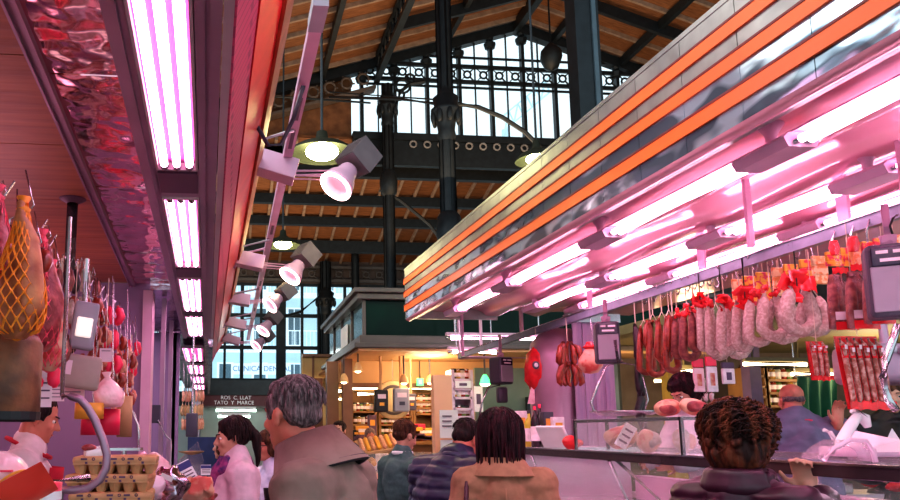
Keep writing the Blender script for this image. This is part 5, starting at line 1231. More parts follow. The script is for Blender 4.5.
# ---- right background stall (x 640-900)
dm('olive', (.20,.16,.08), .6, 0, .1, 4)
Y=8.6; X=lambda px:at(px,400,Y).x; Zp=lambda py:at(780,py,Y).z
zr0=Zp(344)
struct('ceiling', MB().bb((4.3,6.4,zr0),(12,12,zr0+.1)), 'olive')
struct('wall_right_stall', MB().bb((X(636),9.6,0),(13,9.7,zr0)), mat('dimwall',(.14,.10,.08),.7))
struct('wall_purple_post', MB().bb((X(735),8.3,0),(X(746),8.45,zr0)), mat('purplepost',(.10,.06,.16),.5))
tag(MB().bb((X(641),8.0,0),(X(653),8.15,2.5)).build('yellow_post','warm_post' if 'warm_post' in M else dm('warm_post',(.55,.30,.04),.5)),'ochre wooden post left of the dark haired vendor','post')
for i,(x0,x1,y,Yq,l) in enumerate(((744,806,364,7.6,'long warm tube light over the right background shelves'),(792,832,374,8.4,'shorter warm tube light above the green cloth'),(666,692,371,8.6,'warm tube light behind the dark salami loops'),(655,690,381,9.0,'lower warm tube light above the dark haired vendor'),(835,890,361,8.0,'warm tube light behind the wide red salami pack'))):
    a,b=at(x0,y,Yq),at(x1,y,Yq); b.z=a.z; t=thing('warm_tube_light',a,l,'light fixture'); MB().cyl(a,b,.022).build('tube','tube_warm',t,True); MB().bb(a+V((0,-.03,.03)),b+V((0,.03,.07))).build('housing','olive',t); MB().cyl(a+V((.1,0,.06)),V((a.x+.1,Yq,zr0)),.01,n=5).cyl(b+V((-.1,0,.06)),V((b.x-.1,Yq,zr0)),.01,n=5).build('hanger','olive',t)
t=shelfunit(X(747),X(768),Y,[Zp(375),Zp(386),Zp(396),Zp(408),Zp(420)],0,Zp(368),'wooden shelf of red and amber jars behind the curly haired woman')
for q,pz in enumerate((375,386,396,408)): jars(X(748),X(767),Y+.1,Zp(pz),4,'','jars on the wooden shelf behind the curly haired woman, tier '+ORD[q],.85,q,'jar on tier '+['one','two','three','four'][q]+' of the shelf behind the curly haired woman')
t=shelfunit(X(769),X(806),Y,[Zp(379),Zp(392),Zp(405),Zp(420)],0,Zp(368),'wooden shelf of bottles left of the green cloth')
for q,pz in enumerate((379,392,405)): jars(X(770),X(805),Y+.1,Zp(pz),6,'','bottles on the shelf left of the green cloth, tier '+ORD[q],1.0,q*2,'jar on tier '+['one','two','three'][q]+' of the shelf left of the green cloth')
dm('green_cloth', (.01,.11,.06), .7, 0, .2, 3)
t=thing('green_cloth',(X(820),8.0,1.4),'dark green cloth draped behind the red salami pack','cloth')
def gc(u,v): 
    p=at(797+u*40+ (1-v)*0,376+v*52,8.0); return p+V((0,.05*math.sin(u*22)*(.3+v),-.02*math.sin(u*PI)))
MB().grid(gc,40,12).build('drape','green_cloth',t,True); a=at(795,376,8.0); b=at(838,376,8.0); MB().cyl(a,b,.015).cyl(a,(a.x,8,zr0),.008).cyl(b,(b.x,8,zr0),.008).build('rod','steel',t)
# small hanging packs under salami
for i,(px,pt,pb,w,m,l) in enumerate(((697,358,392,12,'pink_plastic','pink white packet string below the pale salami'),(710,356,392,12,'hot_red','red and pink packet string below the pale salami'),(727,362,384,14,'label_white','white card pack below the pale salami'))):
    Yq=5.2; a=at(px,pt,Yq); b=at(px,pb,Yq); t=thing('hanging_packet',a,l,'packet'); h=a.z-b.z; wd=w/760*Yq
    MB().rbox(V((a.x,Yq,b.z+h*.35)),(wd,.02,h*.7),.006).build('pack','label_white' if i else m,t); MB().rbox(V((a.x,Yq,a.z-h*.15)),(wd,.02,h*.26),.006).build('header',('hot_red','hot_red','print_dark')[i],t); MB().box(V((a.x,Yq-.012,b.z+h*.35)),(wd*.4,.003,h*.35)).build('window','print_dark' if i==2 else 'ham_fat',t); MB().cyl(a,V((a.x,Yq,2.66)),.002,n=4).build('string','string',t)
# salami strings on the back wall near x 695
for i in range(4): strand(693+i*6,378,412,6.2,3,.02,('salami_white','pink_plastic'),'pale sausage string beside the dark haired vendor, '+ORD[i]+' from the left',1,zt=2.66,group='pale sausage strings beside the dark haired vendor')
# right end: mauve machine shapes
t=thing('steel_machine',(5,4.6,1.5),'mauve white steel ventilation machine right of the red packs','machine')
a=at(885,362,4.6)
MB().rbox(V((a.x+.25,4.8,a.z)),(.62,.4,.26),.05).build('housing','pink_metal',t,True)
for k in range(3): MB().rbox(V((a.x+.0+.14*k,4.57,a.z+.08)),(.10,.06,.05),.015).build('vent_flap','case_white',t,True)
MB().cyl((a.x+.2,4.8,a.z+.1),(a.x+.2,4.8,2.66),.03).build('duct','pink_metal',t)
# back work table of right stall
t=thing('work_table',(4.0,5.2,0),'pale pink work table behind the right display counter','table')
zw=1.12
MB().bb((3.3,5.6,zw-.05),(7.0,6.1,zw)).build('top','case_white',t); MB().bb((3.35,5.65,0),(6.95,6.05,zw-.05)).build('base','case_white',t)
p=at(762,440,4.7)
for i,(px,w,h,l) in enumerate(((812,.2,.1,'pink white box on the work table behind the slicer'),(830,.16,.08,'small pink white box on the work table near the slicer handle'))):
    p=at(px,440,5.8); tag(MB().rbox((p.x,5.8,zw+h/2),(w,.2,h),.015).build('plastic_box','white_gloss'),l,'box')
# end stall sign far left centre
Y=17.0; a=at(206,395,Y); b=at(268,406,Y)
t=thing('stall_sign',(a.x,Y,b.z),'dark red stall sign with pale capital lettering at the far end','sign')
MB().bb((a.x-.3,Y,b.z),(at(330,400,Y).x,Y+.1,a.z)).build('board',mat('signred',(.10,.012,.02),.5),t)
MB().bb((a.x-.3,Y-.06,a.z),(at(330,400,Y).x,Y+.2,at(206,380,Y).z)).build('upper_frame','iron',t)
MB().bb((a.x-.3,Y-.03,b.z-.04),(at(330,400,Y).x,Y+.1,b.z)).build('lower_trim','cornice',t)
text('ROS  C. LLAT', 'sign_lettering', 'label_white', t, at(236,397.9,Y)+V((0,-.05,0)), .115, FACE, .005)
text('TATO  Y  MARCE', 'sign_lettering', 'label_white', t, at(234,402.9,Y)+V((0,-.05,0)), .115, FACE, .005)
struct('wall_far_stall', MB().bb((-1.6,17.2,0),(4.6,17.3,b.z)), mat('farpanel',(.42,.47,.44),.4,0,.08,2))
for i,(x0,x1,y,l) in enumerate(((216,256,410.5,'cool white tube light right under the far stall sign'),(218,250,416.5,'second cool tube light below the first, far stall'))):
    p0,p1=at(x0,y,16.6),at(x1,y,16.6); p1.z=p0.z; t=thing('cool_tube_light',p0,l,'light fixture'); MB().cyl(p0,p1,.03).build('tube','tube_cool',t,True); MB().bb(p0+V((0,-.03,.03)),p1+V((0,.04,.08))).build('housing','white',t); MB().cyl(p0+V((.1,.05,.05)),(p0.x+.1,17.2,p0.z+.1),.02).build('bracket','white',t)
p=at(213,455,15.5); tag(MB().bb((p.x-.5,15.4,0),(p.x+.35,15.6,at(213,437,15.5).z)).build('blue_panel',mat('bluep',(.02,.03,.12),.5)),'dark blue panel behind the ponytail woman','panel')
struct('wall_mid_left', MB().bb((-.75,16.2,0),(-.6,17.3,3.2)), 'steel_worn')
# small wooden framed cabinet top left of canopy
p=at(335,362,13.0); t=thing('framed_panel',p,'cream framed panel left below the green canopy','panel')
MB().bb((at(302,360,13).x,13,at(300,378,13).z),(at(336,360,13).x,13.1,at(300,356,13).z)).build('panel','warm_wall',t); mb=MB(); mb.bb((at(302,360,13).x,12.95,at(300,357,13).z),(at(338,360,13).x,13.05,at(300,354,13).z)); mb.bb((at(312,360,13).x,12.95,at(300,378,13).z),(at(314,360,13).x,13.05,at(300,356,13).z)); mb.build('frame','post_brown',t)
MB().bb((at(318,360,13).x-.08,13,0),(at(318,360,13).x+.08,13.1,at(300,378,13).z)).build('support','post_brown',t)
# ================================================================== PEOPLE
dm('skin', (.70,.36,.26), .5, 0, c2=(.62,.27,.20), scale=9, sss=.12, bump=.05)
dm('skin_ruddy', (.60,.17,.12), .45, 0, c2=(.70,.27,.19), scale=8, sss=.12, bump=.05)
def hairm(k, c, c2, sc=40): dm(k, c, .6, 0, c2=c2, scale=sc, stretch=(1,1,.22), bump=.9, c2pos=(.4,.65), spec=.25)
hairm('hair_grey', (.09,.06,.065), (.32,.22,.23), 110)
hairm('hair_dark', (.012,.006,.008), (.05,.018,.018))
hairm('hair_wine', (.016,.004,.008), (.07,.012,.02))
hairm('hair_brown', (.05,.02,.012), (.17,.06,.03))
hairm('hair_curly', (.022,.006,.005), (.20,.05,.022), 28)
hairm('hair_stub', (.16,.10,.12), (.30,.20,.20), 90)
dm('eye_white', (.85,.8,.78), .2); dm('lip', (.5,.13,.12), .4)
def cloth(k, c, var=.12, sc=14, bump=.3, bs=7, rough=.8, **kw): dm(k, c, rough, 0, var, sc, bump=bump, bscale=bs, **kw)
cloth('khaki', (.26,.17,.14), bump=.8, bs=6); cloth('khaki_dark', (.03,.022,.03)); cloth('collar_m', (.30,.20,.17))
cloth('tan_wool', (.42,.20,.12), .10, 30, .5, 5); cloth('navy', (.025,.02,.07), rough=.4); cloth('teal_knit', (.07,.13,.13), sc=60)
cloth('pink_white', (.80,.55,.66), bump=.6); cloth('white_coat', (.80,.68,.74), bump=.6); cloth('lilac_top', (.60,.55,.75), c2=(.78,.68,.85)); cloth('maroon', (.055,.010,.028), rough=.4)
cloth('grey_tee', (.20,.15,.26), bump=.6); cloth('red_apron', (.60,.02,.05)); cloth('trousers', (.03,.03,.05)); cloth('scarf_m', (.06,.03,.16), c2=(.5,.08,.28), sc=25)
cloth('jean', (.05,.07,.15)); dm('shoe', (.03,.02,.02), .4)
def hand(mb, w, d, n_, side, curl=.35, s=1.):
    """palm, five jointed unequal fingers and a thumb that leaves the side of the palm"""
    d = V(d).normalized(); n_ = V(n_); n_ = (n_-d*n_.dot(d)).normalized(); x = d.cross(n_).normalized()*side
    R = Matrix((x, n_, d)).transposed()
    mb.ell(w+d*.045*s, (.040*s,.016*s,.052*s), R); mb.caps(w-d*.02*s, w+d*.03*s, .024*s, .026*s)
    for i,(ox,L) in enumerate(((-.030,.066),(-.010,.076),(.010,.072),(.029,.056))):
        p = w+d*.080*s+x*ox*s; dd = (d+x*ox*2.5).normalized(); r = .0088*s; c = curl*(1+.12*i); seg = L*s/2.4
        mb.caps(p-dd*.02*s, p, r*1.1, r*1.05, 8)
        for k, f in enumerate((1.,.8,.6)):
            a = c*(k+.6); dk = (dd*math.cos(a)-n_*math.sin(a)).normalized(); q = p+dk*seg*f*1.15; mb.caps(p, q, r*(1-.08*k), r*(.93-.08*k), 8); p = q
    p = w+d*.022*s-x*.030*s; t1 = (d*.65-x*.75-n_*.25).normalized(); q = p+t1*.04*s; mb.caps(p, q, .013*s, .0105*s, 8); q2 = q+(t1*.6+d*.6-n_*.3).normalized()*.032*s; mb.caps(q, q2, .0105*s, .0085*s, 8)
def person(px, py, Y, heading, label, skin='skin', top='khaki', top_name='jacket', bottom='trousers', hair=None, hair_kind='short', lean=.0, fwd=0., hyaw=0., hpitch=0., arms=None, wide=1., puff=.025, female=False, voxel=.010, H=None, headscale=1., sleeves='long', curls=0, zoff=0., group=None):
    head = at(px, py, Y); z = head.z-zoff
    drop = .60*(1-math.cos(lean))
    s = (H/1.75) if H else z/(1.635-drop); zbase = z-s*(1.635-drop) if H else 0
    Rl = Euler((-lean,0,0)).to_matrix()
    hip = V((0,0,.95)); up = lambda x,y,z_: hip+Rl@V((x,y,z_-.95))
    neck0 = up(0,-.015,1.44); neck1 = up(0,.01+fwd*.6,1.55); hc = up(0,.03+fwd,1.64)
    Rh = (Rl @ Euler((-hpitch,0,0)).to_matrix()) if False else (Euler((0,0,hyaw)).to_matrix() @ Euler((-(lean*.5+hpitch),0,0)).to_matrix())
    sw = (.185 if not female else .165)*wide
    sh = [up(-sw,-.01,1.405), up(sw,-.01,1.405)]
    t = thing('person', (0,0,0), label, 'person', group)
    arms = arms or {}
    S = V((s,s,s)); sc = lambda p: V(p)*s
    def tolocal(p_):
        Rz_ = Matrix.Rotation(heading,3,'Z'); off_ = Rz_@sc(hc); return Rz_.transposed()@(p_-V((head.x-off_.x,head.y-off_.y,zbase)))/s
    body = MB()
    def HB(mb, c, r): mb.ell(sc(hc+Rh@(V(c)*headscale)), [q*s*headscale for q in r], Rh)
    def HC(mb, a, b, r1, r2): mb.caps(sc(hc+Rh@(V(a)*headscale)), sc(hc+Rh@(V(b)*headscale)), r1*s*headscale, r2*s*headscale)
    HB(body,(0,-.012,.035),(.075,.094,.080)); HB(body,(0,.022,-.02),(.063,.070,.088)); HB(body,(0,.040,-.072),(.047,.048,.038)); HB(body,(0,.072,-.098),(.022,.018,.016))
    HC(body,(0,.082,.012),(0,.108,-.028),.009,.014); HB(body,(.011,.096,-.033),(.009,.010,.008)); HB(body,(-.011,.096,-.033),(.009,.010,.008))
    for k in (-1,1):
        HB(body,(k*.078,-.010,-.012),(.009,.020,.032)); HC(body,(k*.079,-.022,.010),(k*.088,-.024,-.004),.005,.005); HC(body,(k*.014,.086,.020),(k*.045,.072,.022),.009,.007); HB(body,(k*.040,.066,-.026),(.020,.018,.020))
    HC(body,(-.018,.086,-.060),(.018,.086,-.060),.006,.006); HC(body,(-.015,.084,-.070),(.015,.084,-.070),.007,.007)
    body.caps(sc(neck0),sc(hc+Rh@V((0,-.01,-.05))),.058*s*(.9 if female else 1.1),.052*s*(.9 if female else 1.1))
    # torso
    T = []
    T += [('e',up(0,0,1.28),(.155*wide,.105,.17)),('e',up(0,.0,1.08),(.135*wide,.10,.15)),('e',V((0,0,.93)),(.16*wide,.11,.12))]
    if female: T.append(('e',up(0,.07,1.27),(.12*wide,.06,.07)))
    T.append(('c',sh[0],sh[1],.062,.062)); T.append(('c',sh[0]+V((.06,0,.0)),neck1-V((0,.01,.03)),.05,.045)); T.append(('c',sh[1]-V((.06,0,.0)),neck1-V((0,.01,.03)),.05,.045))
    T.append(('c',up(0,-.02,1.22),up(0,-.02,1.38),.10,.09))
    Lg = []
    for k in (-1,1):
        Lg += [('c',(k*.085,0,.90),(k*.10,.02,.50),.088,.056),('c',(k*.10,.02,.50),(k*.10,-.02,.10),.056,.038)]
    A = []; Wr = []
    for k in (0,1):
        sg = -1 if k == 0 else 1
        e, w = arms.get(k, ((sg*.07,-.03,-.27),(sg*.05,.13,-.47)))[:2]
        if len(e) == 4: e, w = tolocal(at(*e[:3])), tolocal(at(*w[:3]))
        else: e = sh[k]+V(e); w = sh[k]+V(w)
        A += [('c',sh[k],e,.052,.042),('c',e,w,.043,.030)]; Wr.append((e,w))
    def put(mb, items, g=0., f=1.):
        for it in items:
            if it[0] == 'e': mb.ell(sc(it[1]), [(q*f+g)*s for q in it[2]], Rl)
            else: mb.caps(sc(it[1]), sc(it[2]), (it[3]*f+g)*s, (it[4]*f+g)*s)
    put(body, T+Lg+A)
    for k,(e,w) in enumerate(Wr):
        hd = arms.get(k, (0,0,None,None,.35)); d = V(hd[2]) if len(hd) > 2 and hd[2] else (w-e).normalized(); n_ = V(hd[3]) if len(hd) > 3 and hd[3] else V((1 if k==0 else -1,.2,.1)); cu = hd[4] if len(hd) > 4 else .35
        hand(body, sc(w), d, -n_, 1 if k==0 else -1, cu, s)
    for k in (-1,1): body.caps(sc((k*.10,-.04,.045)),sc((k*.11,.14,.035)),.04*s,.035*s)
    parts = [blob(body,'body',skin,t,voxel*s*.75,2)]
    # eyes, brows, lips
    for k in (-1,1):
        m = MB(); HB(m,(k*.031,.073,.001),(.0125,.0125,.010)); parts.append(m.build('eye','eye_white',t,True))
        m = MB(); HB(m,(k*.032,.083,.001),(.006,.0045,.006)); parts.append(m.build('pupil','black',t,True))
        m = MB(); HC(m,(k*.016,.094,.025),(k*.046,.078,.027),.0035,.003); parts.append(m.build('eyebrow',hair or 'hair_dark',t,True))
    m = MB(); HC(m,(-.016,.0905,-.0645),(.016,.0905,-.0645),.0045,.0045); parts.append(m.build('lips','lip',t,True))
    # clothing
    c = MB(); put(c, T[:3], puff); put(c, T[3:], puff*.9)
    slv = []
    for k,(e,w) in enumerate(Wr):
        if sleeves == 'long': slv += [('c',sh[k],e,.052,.046),('c',e,e.lerp(w,.72 if len(arms.get(k,((0,)*3,))[0]) == 4 else .96),.046,.034)]
        elif sleeves == 'short': slv += [('c',sh[k],sh[k].lerp(e,.8),.055,.052)]
        else: slv += [('c',sh[k],e,.052,.046),('c',e,e.lerp(w,.5),.046,.042)]
    put(c, slv, puff)
    c.ell(sc((0,0,.86)),((.165*wide+puff)*s,(.115+puff)*s,.10*s))
    def crease(co):
        q = V(co)/s; return (noise.noise(q*6)*.014+(1-abs(noise.noise(V((q.x*9,q.y*9,q.z*16)))*3))*.004)*s*(1.6 if puff > .04 else 1)
    if top in ('navy','maroon'):
        def crease(co, f=crease): q = V(co)/s; return f(co)*.6 - .011*s*abs(math.cos(q.z*PI/.065))**6
    parts.append(blob(c,top_name,top,t,voxel*s,3,crease))
    l = MB(); put(l, Lg, .018); l.ell(sc((0,0,.93)),(.172*wide*s,.125*s,.09*s)); parts.append(blob(l,'trousers',bottom,t,voxel*1.4*s,2))
    for k in (-1,1):
        m = MB(); m.ell(sc((k*.105,.05,.045)),(.05*s,.135*s,.045*s)); parts.append(m.build('shoe','shoe',t,True))
    # hair
    if hair:
        h = MB()
        if hair_kind == 'bald':
            HB(h,(0,-.040,.005),(.074,.064,.034))
            for k in (-1,1): HB(h,(k*.070,-.015,.004),(.010,.03,.024))
        if hair_kind in ('short','thin','long','pony','curly','bob'):
            g = .006 if hair_kind in ('short','thin') else .014
            HB(h,(0,-.022,.048),(.076+g,.090+g,.076+g)); 
            if hair_kind != 'thin': HB(h,(0,.030,.088),(.055,.050,.030)); 
            HB(h,(0,-.052,.0 if hair_kind in ('short','thin') else -.01),(.064+g*.6,.050+g,.052))
            for k in (-1,1): HB(h,(k*.064,.008,.030),(.016+g,.036,.040)); HB(h,(k*.068,.030,.005),(.010+g*.3,.008,.022))
        if hair_kind == 'long':
            HB(h,(0,-.065,-.06),(.092,.060,.10)); HB(h,(0,-.075,-.14),(.098,.052,.08)); HB(h,(0,-.03,.03),(.096,.105,.09))
            for k in (-1,1): HB(h,(k*.078,-.02,-.05),(.026,.050,.09)); HB(h,(k*.07,-.05,-.16),(.03,.03,.05))
        if hair_kind == 'pony':
            HB(h,(0,-.105,.045),(.026,.026,.026)); HC(h,(0,-.115,.045),(0,-.150,-.02),.026,.036); HC(h,(0,-.150,-.02),(0,-.150,-.14),.036,.022); HC(h,(0,-.150,-.14),(0,-.135,-.20),.022,.008)
        if hair_kind in ('bob','curly'):
            HB(h,(0,-.055,-.03),(.088,.068,.085))
            for k in (-1,1): HB(h,(k*.074,-.01,-.02),(.026,.050,.06))
        if hair_kind == 'curly':
            rnd = random.Random(5); HB(h,(0,-.03,.03),(.112,.118,.10)); HB(h,(0,-.06,-.05),(.11,.08,.085)); HB(h,(.07,.03,.05),(.06,.06,.05))
            for q in range(260):
                a = rnd.uniform(0,2*PI); b = rnd.uniform(-.95,1); r_ = math.sqrt(max(0,1-b*b)); P_ = V((.122*r_*math.cos(a),-.030+.125*r_*math.sin(a),-.005+.125*b))
                if P_.y > .055 and P_.z < .05: continue
                HB(h,P_*.96,(rnd.uniform(.008,.013),)*3)
        dsp = (lambda co: noise.noise(V((co.x*45/s,co.y*45/s,co.z*14/s)))*.006*s)
        parts.append(blob(h,'hair',hair,t,.0062*s,1 if hair_kind=='curly' else 2,dsp))
    if hair:
        rnd = random.Random(int(px)); h = MB()
        nlk = {'thin':0,'bald':0,'short':300,'pony':230,'bob':260,'long':330,'curly':560}[hair_kind]
        ex = {'short':(.083,.098,.084),'pony':(.092,.106,.092),'bob':(.100,.112,.094),'long':(.106,.118,.096),'curly':(.118,.122,.102)}.get(hair_kind,(.08,.09,.08))
        for q in range(nlk):
            ph = rnd.uniform(0,2*PI); t0 = rnd.uniform(.05,1.45 if hair_kind != 'curly' else 1.75); L = {'short':.38,'curly':.75}.get(hair_kind,.9); P_ = []
            drop = 0; n = 9; hx = rnd.uniform(0,6); fq = rnd.uniform(.8,2.3); am = rnd.uniform(.5,1.3); lift = rnd.uniform(.99,1.05)
            for j in range(n):
                th = t0+L*j/(n-1); th2 = min(th,{'long':1.6,'curly':2.15}.get(hair_kind,1.75)); ov = (th-th2)*.16
                x_ = ex[0]*math.sin(th2)*math.cos(ph); y_ = -.024+ex[1]*math.sin(th2)*math.sin(ph); z_ = .040+ex[2]*math.cos(th2)-ov
                if hair_kind in ('long','bob'): z_ -= (j/(n-1))**1.5*(.10 if hair_kind=='long' else .03)*max(0,math.sin(t0))
                p_ = V((x_*lift,-.024+(y_+.024)*lift,z_))
                if hair_kind == 'curly':
                    a_ = hx+j*fq; p_ += V((math.cos(a_)*.016,math.cos(a_+1)*.014,math.sin(a_)*.016))*am
                else: p_ += V((math.sin(hx+j*.5)*.002,0,math.cos(hx)*.002))
                if p_.y > .052 and p_.z < .085: break
                if abs(p_.x) > .05 and p_.y > .01 and p_.z < .02 and hair_kind not in ('long','curly'): break
                if hair_kind in ('short','pony') and p_.z < -.035: break
                if hair_kind == 'pony' and False: break
                P_.append(sc(hc+Rh@(p_*headscale)))
            if len(P_) > 3:
                r_ = {'short':.0026,'curly':.0038}.get(hair_kind,.0042)*s
                h.tube(P_, [r_*(.5 if j in (0,len(P_)-1) else 1) for j in range(len(P_))], 5)
        if nlk: parts.append(h.build('hair_strands',hair,t,True))
    t.rotation_euler = (0,0,heading)
    off = Matrix.Rotation(heading,3,'Z') @ sc(hc); t.location = (head.x-off.x, head.y-off.y, zbase)
    def add(mb_, name, m, blobv=None, dsp=None):
        o = blob(mb_, name, m, t, blobv, 2, dsp) if blobv else mb_.build(name, m, t, True); parts.append(o); o.matrix_parent_inverse = Matrix.Identity(4); return o
    for o in parts: o.matrix_parent_inverse = Matrix.Identity(4)
    return t, dict(s=s, sc=sc, up=up, hc=hc, Rh=Rh, sh=sh, add=add, HB=HB, HC=HC, neck=neck1, W=Wr, base=zbase)
RD = math.radians
# big man, khaki jacket
t,k = person(292,412,2.45,RD(60),'man with short grey hair in a khaki jacket, large in the centre left',skin='skin_ruddy',top='khaki',hair='hair_grey',hair_kind='short',wide=.95,puff=.036,voxel=.009,hyaw=RD(-22),headscale=.98,hpitch=-.02,lean=.20,fwd=.03)
mb = MB(); u = k['up']; sc = k['sc']
N_=22
def colr(z, rx, ry, cy=-.005): return [sc(u(rx*math.cos(2*PI*q/N_), cy+ry*math.sin(2*PI*q/N_), z+.018*math.cos(2*PI*q/N_-PI/2)*-1)) for q in range(N_)]
R0,R1,R2,R3 = colr(1.445,.13,.115),colr(1.53,.112,.106,.02),colr(1.565,.100,.098,.03),colr(1.45,.175,.150)
vs = R3+R2+R1; mb.add(vs,[(i*N_+q,i*N_+(q+1)%N_,(i+1)*N_+(q+1)%N_,(i+1)*N_+q) for i in range(2) for q in range(N_)])
k['add'](mb,'collar','collar_m')
mb = MB(); mb.tube([p+V((0,0,.002)) for p in colr(1.452,.158,.134)],.011,8,closed=True); k['add'](mb,'collar_piping','khaki_dark')
mb = MB(); mb.tube([sc(u(-.10,.13,1.43)),sc(u(-.12,.155,1.30)),sc(u(-.12,.155,1.15))],.02,8); k['add'](mb,'dark_lapel','khaki_dark')
# ponytail woman
t,k = person(232,438,4.6,RD(96),'woman with dark ponytail and patterned scarf in a pale pink jacket',top='pink_white',hair='hair_dark',hair_kind='pony',female=True,puff=.04,hpitch=.12)
mb = MB(); sc=k['sc']; u=k['up']
for i in range(3): mb.tube([sc(u((.085+.012*i)*math.cos(2*PI*q/18),.01+(.08+.012*i)*math.sin(2*PI*q/18),1.50-.03*i+.008*math.sin(q*2))) for q in range(18)],.028,8,closed=True)
mb.caps(sc(u(.0,.11,1.44)),sc(u(.02,.16,1.18)),.045,.035)
k['add'](mb,'scarf','scarf_m',.008)
# woman behind in lilac top facing the camera side
t,k = person(268,447,5.4,RD(112),'woman with glasses in a lilac top between the ponytail woman and the khaki man',skin='skin_ruddy',top='lilac_top',top_name='top',hair='hair_brown',hair_kind='bob',female=True)
mb = MB()
for q in (-1,1): k['HC'](mb,(q*.03,.093,.002),(q*.03,.096,.002),.016,.016)
k['HC'](mb,(-.07,.05,.008),(-.04,.092,.004),.003,.003); k['HC'](mb,(.07,.05,.008),(.04,.092,.004),.003,.003)
k['add'](mb,'glasses','black')
# beige haired person beyond
t,k = person(224,447,6.4,RD(60),'person with light brown hair in black, far down the left aisle',top='black',hair='hair_brown',hair_kind='bob',female=True)
# man seen above left of warm stall post
t,k = person(339,431,9.6,RD(150),'distant man in dark clothes beside the brown stall post',top='black',hair='hair_dark')
# green cardigan woman
t,k = person(405,437,5.6,RD(-62),'short haired woman in a dark teal cardigan with pale collar',top='teal_knit',top_name='cardigan',hair='hair_brown',hair_kind='short',female=True,hpitch=.3,puff=.03,voxel=.010,arms={1:((.05,.05,-.26),(-.05,.26,-.22)),0:((-.05,.02,-.27),(.02,.24,-.3))})
mb = MB(); sc=k['sc']; u=k['up']; mb.tube([sc(u(.068*math.cos(2*PI*q/16),.0+.07*math.sin(2*PI*q/16),1.515)) for q in range(16)],.016,8,closed=True); k['add'](mb,'shirt_collar','paper_white')
# navy puffer man
t,k = person(467,438,4.4,RD(-58),'man in a navy quilted jacket bending his head toward the counter',skin='skin_ruddy',top='navy',hair='hair_dark',hair_kind='short',lean=.45,hpitch=.45,puff=.06,wide=1.1,arms={1:((.05,.08,-.26),(-.03,.30,-.28)),0:((-.05,.06,-.27),(.05,.28,-.32))})
mb = MB(); sc=k['sc']; u=k['up']; mb.tube([sc(u(.078*math.cos(2*PI*q/16),.0+.078*math.sin(2*PI*q/16),1.50)) for q in range(16)],.026,8,closed=True); k['add'](mb,'collar','navy')
# tan coat woman
t,k = person(500,437,3.55,RD(-14),'woman with dark wine coloured hair in a tan coat seen from behind',top='tan_wool',top_name='coat',hair='hair_wine',hair_kind='long',female=True,puff=.034,wide=.98,voxel=.009,hyaw=RD(-8),headscale=1.04)
mb = MB(); sc=k['sc']; u=k['up']; mb.tube([sc(u(-.19,.10,1.36)),sc(u(-.165,.0,1.485)),sc(u(-.175,-.09,1.42)),sc(u(-.19,-.155,1.25)),sc(u(-.205,-.16,1.0)),sc(u(-.22,-.10,.82))],.011,8); k['add'](mb,'bag_strap',dm('strap_m',(.10,.02,.04),.4))
mb = MB(); mb.ell(sc((-.24,-.04,.72)),(.07,.15,.13)); k['add'](mb,'shoulder_bag','strap_m')
mb = MB()
for q_ in (-1,1): mb.tube([sc(u(q_*.165,-.075+.16*math.cos(a_*.45)*0-.02,1.47-.035*a_)) for a_ in range(8)],.003,5)
k['add'](mb,'sleeve_seam','strap_m') if False else None
mb = MB(); NN=20
rr=lambda z,rx,ry:[sc(u(rx*math.cos(2*PI*q/NN),-.01+ry*math.sin(2*PI*q/NN),z)) for q in range(NN)]
q0,q1,q2=rr(1.455,.165,.145),rr(1.50,.125,.12),rr(1.54,.10,.10); mb.add(q0+q1+q2,[(i*NN+q,i*NN+(q+1)%NN,(i+1)*NN+(q+1)%NN,(i+1)*NN+q) for i in range(2) for q in range(NN)]); k['add'](mb,'collar','tan_wool')
mb = MB(); mb.tube([sc(u(0,-.150,1.40)),sc(u(0,-.163,1.25)),sc(u(0,-.155,1.05))],.003,6); k['add'](mb,'back_seam','tan_wool')
# curly woman in maroon
t,k = person(741,440,2.5,RD(-60),'curly auburn haired woman in a dark maroon quilted coat raising her hand',top='maroon',top_name='coat',hair='hair_curly',hair_kind='curly',female=True,puff=.042,wide=.95,voxel=.009,headscale=.95,
  arms={1:((838,528,2.5,0),(808,492,2.5,0),(-.12,.05,1.0),(.3,-1.,.1),.8)})
mb = MB(); sc=k['sc']; u=k['up']
for i in range(2): mb.tube([sc(u((.10-.012*i)*math.cos(2*PI*q/18),-.005+(.10-.012*i)*math.sin(2*PI*q/18),1.475+.035*i)) for q in range(18)],.030,8,closed=True)
k['add'](mb,'collar','maroon',.009)
# bald man with grey tee, arm out
t,k = person(791,400,5.0,RD(-8),'bald vendor in a grey violet t-shirt reaching out his right arm behind the counter',skin='skin_ruddy',top='grey_tee',top_name='t_shirt',hair='hair_stub',hair_kind='bald',wide=1.22,puff=.045,lean=.12,sleeves='short',H=1.86,headscale=.90,arms={1:((822,432,5.0,0),(838,424,4.8,0),(.15,.1,1.),(0,-1,.1),.4),0:((-.10,.10,-.25),(-.02,.32,-.34))})
mb = MB(); sc=k['sc']; u=k['up']; mb.tube([sc(u(.082*math.cos(2*PI*q/16),-.008+.075*math.sin(2*PI*q/16),1.49)) for q in range(16)],.010,8,closed=True); k['add'](mb,'neckline','hot_red')
# vendor woman bowing
t,k = person(684,391,5.3,RD(105),'dark haired vendor in white and striped collar bowing behind the meat joints',top='white_coat',top_name='smock',hair='hair_wine',hair_kind='bob',female=True,lean=.25,hpitch=.45,H=1.78,arms={0:((-.05,.12,-.24),(.02,.34,-.28)),1:((.05,.12,-.24),(-.02,.34,-.28))})
mb = MB(); k['HC'](mb,(-.05,.02,-.115),(.05,.02,-.115),.03,.03); k['add'](mb,'striped_collar','lilac_top')
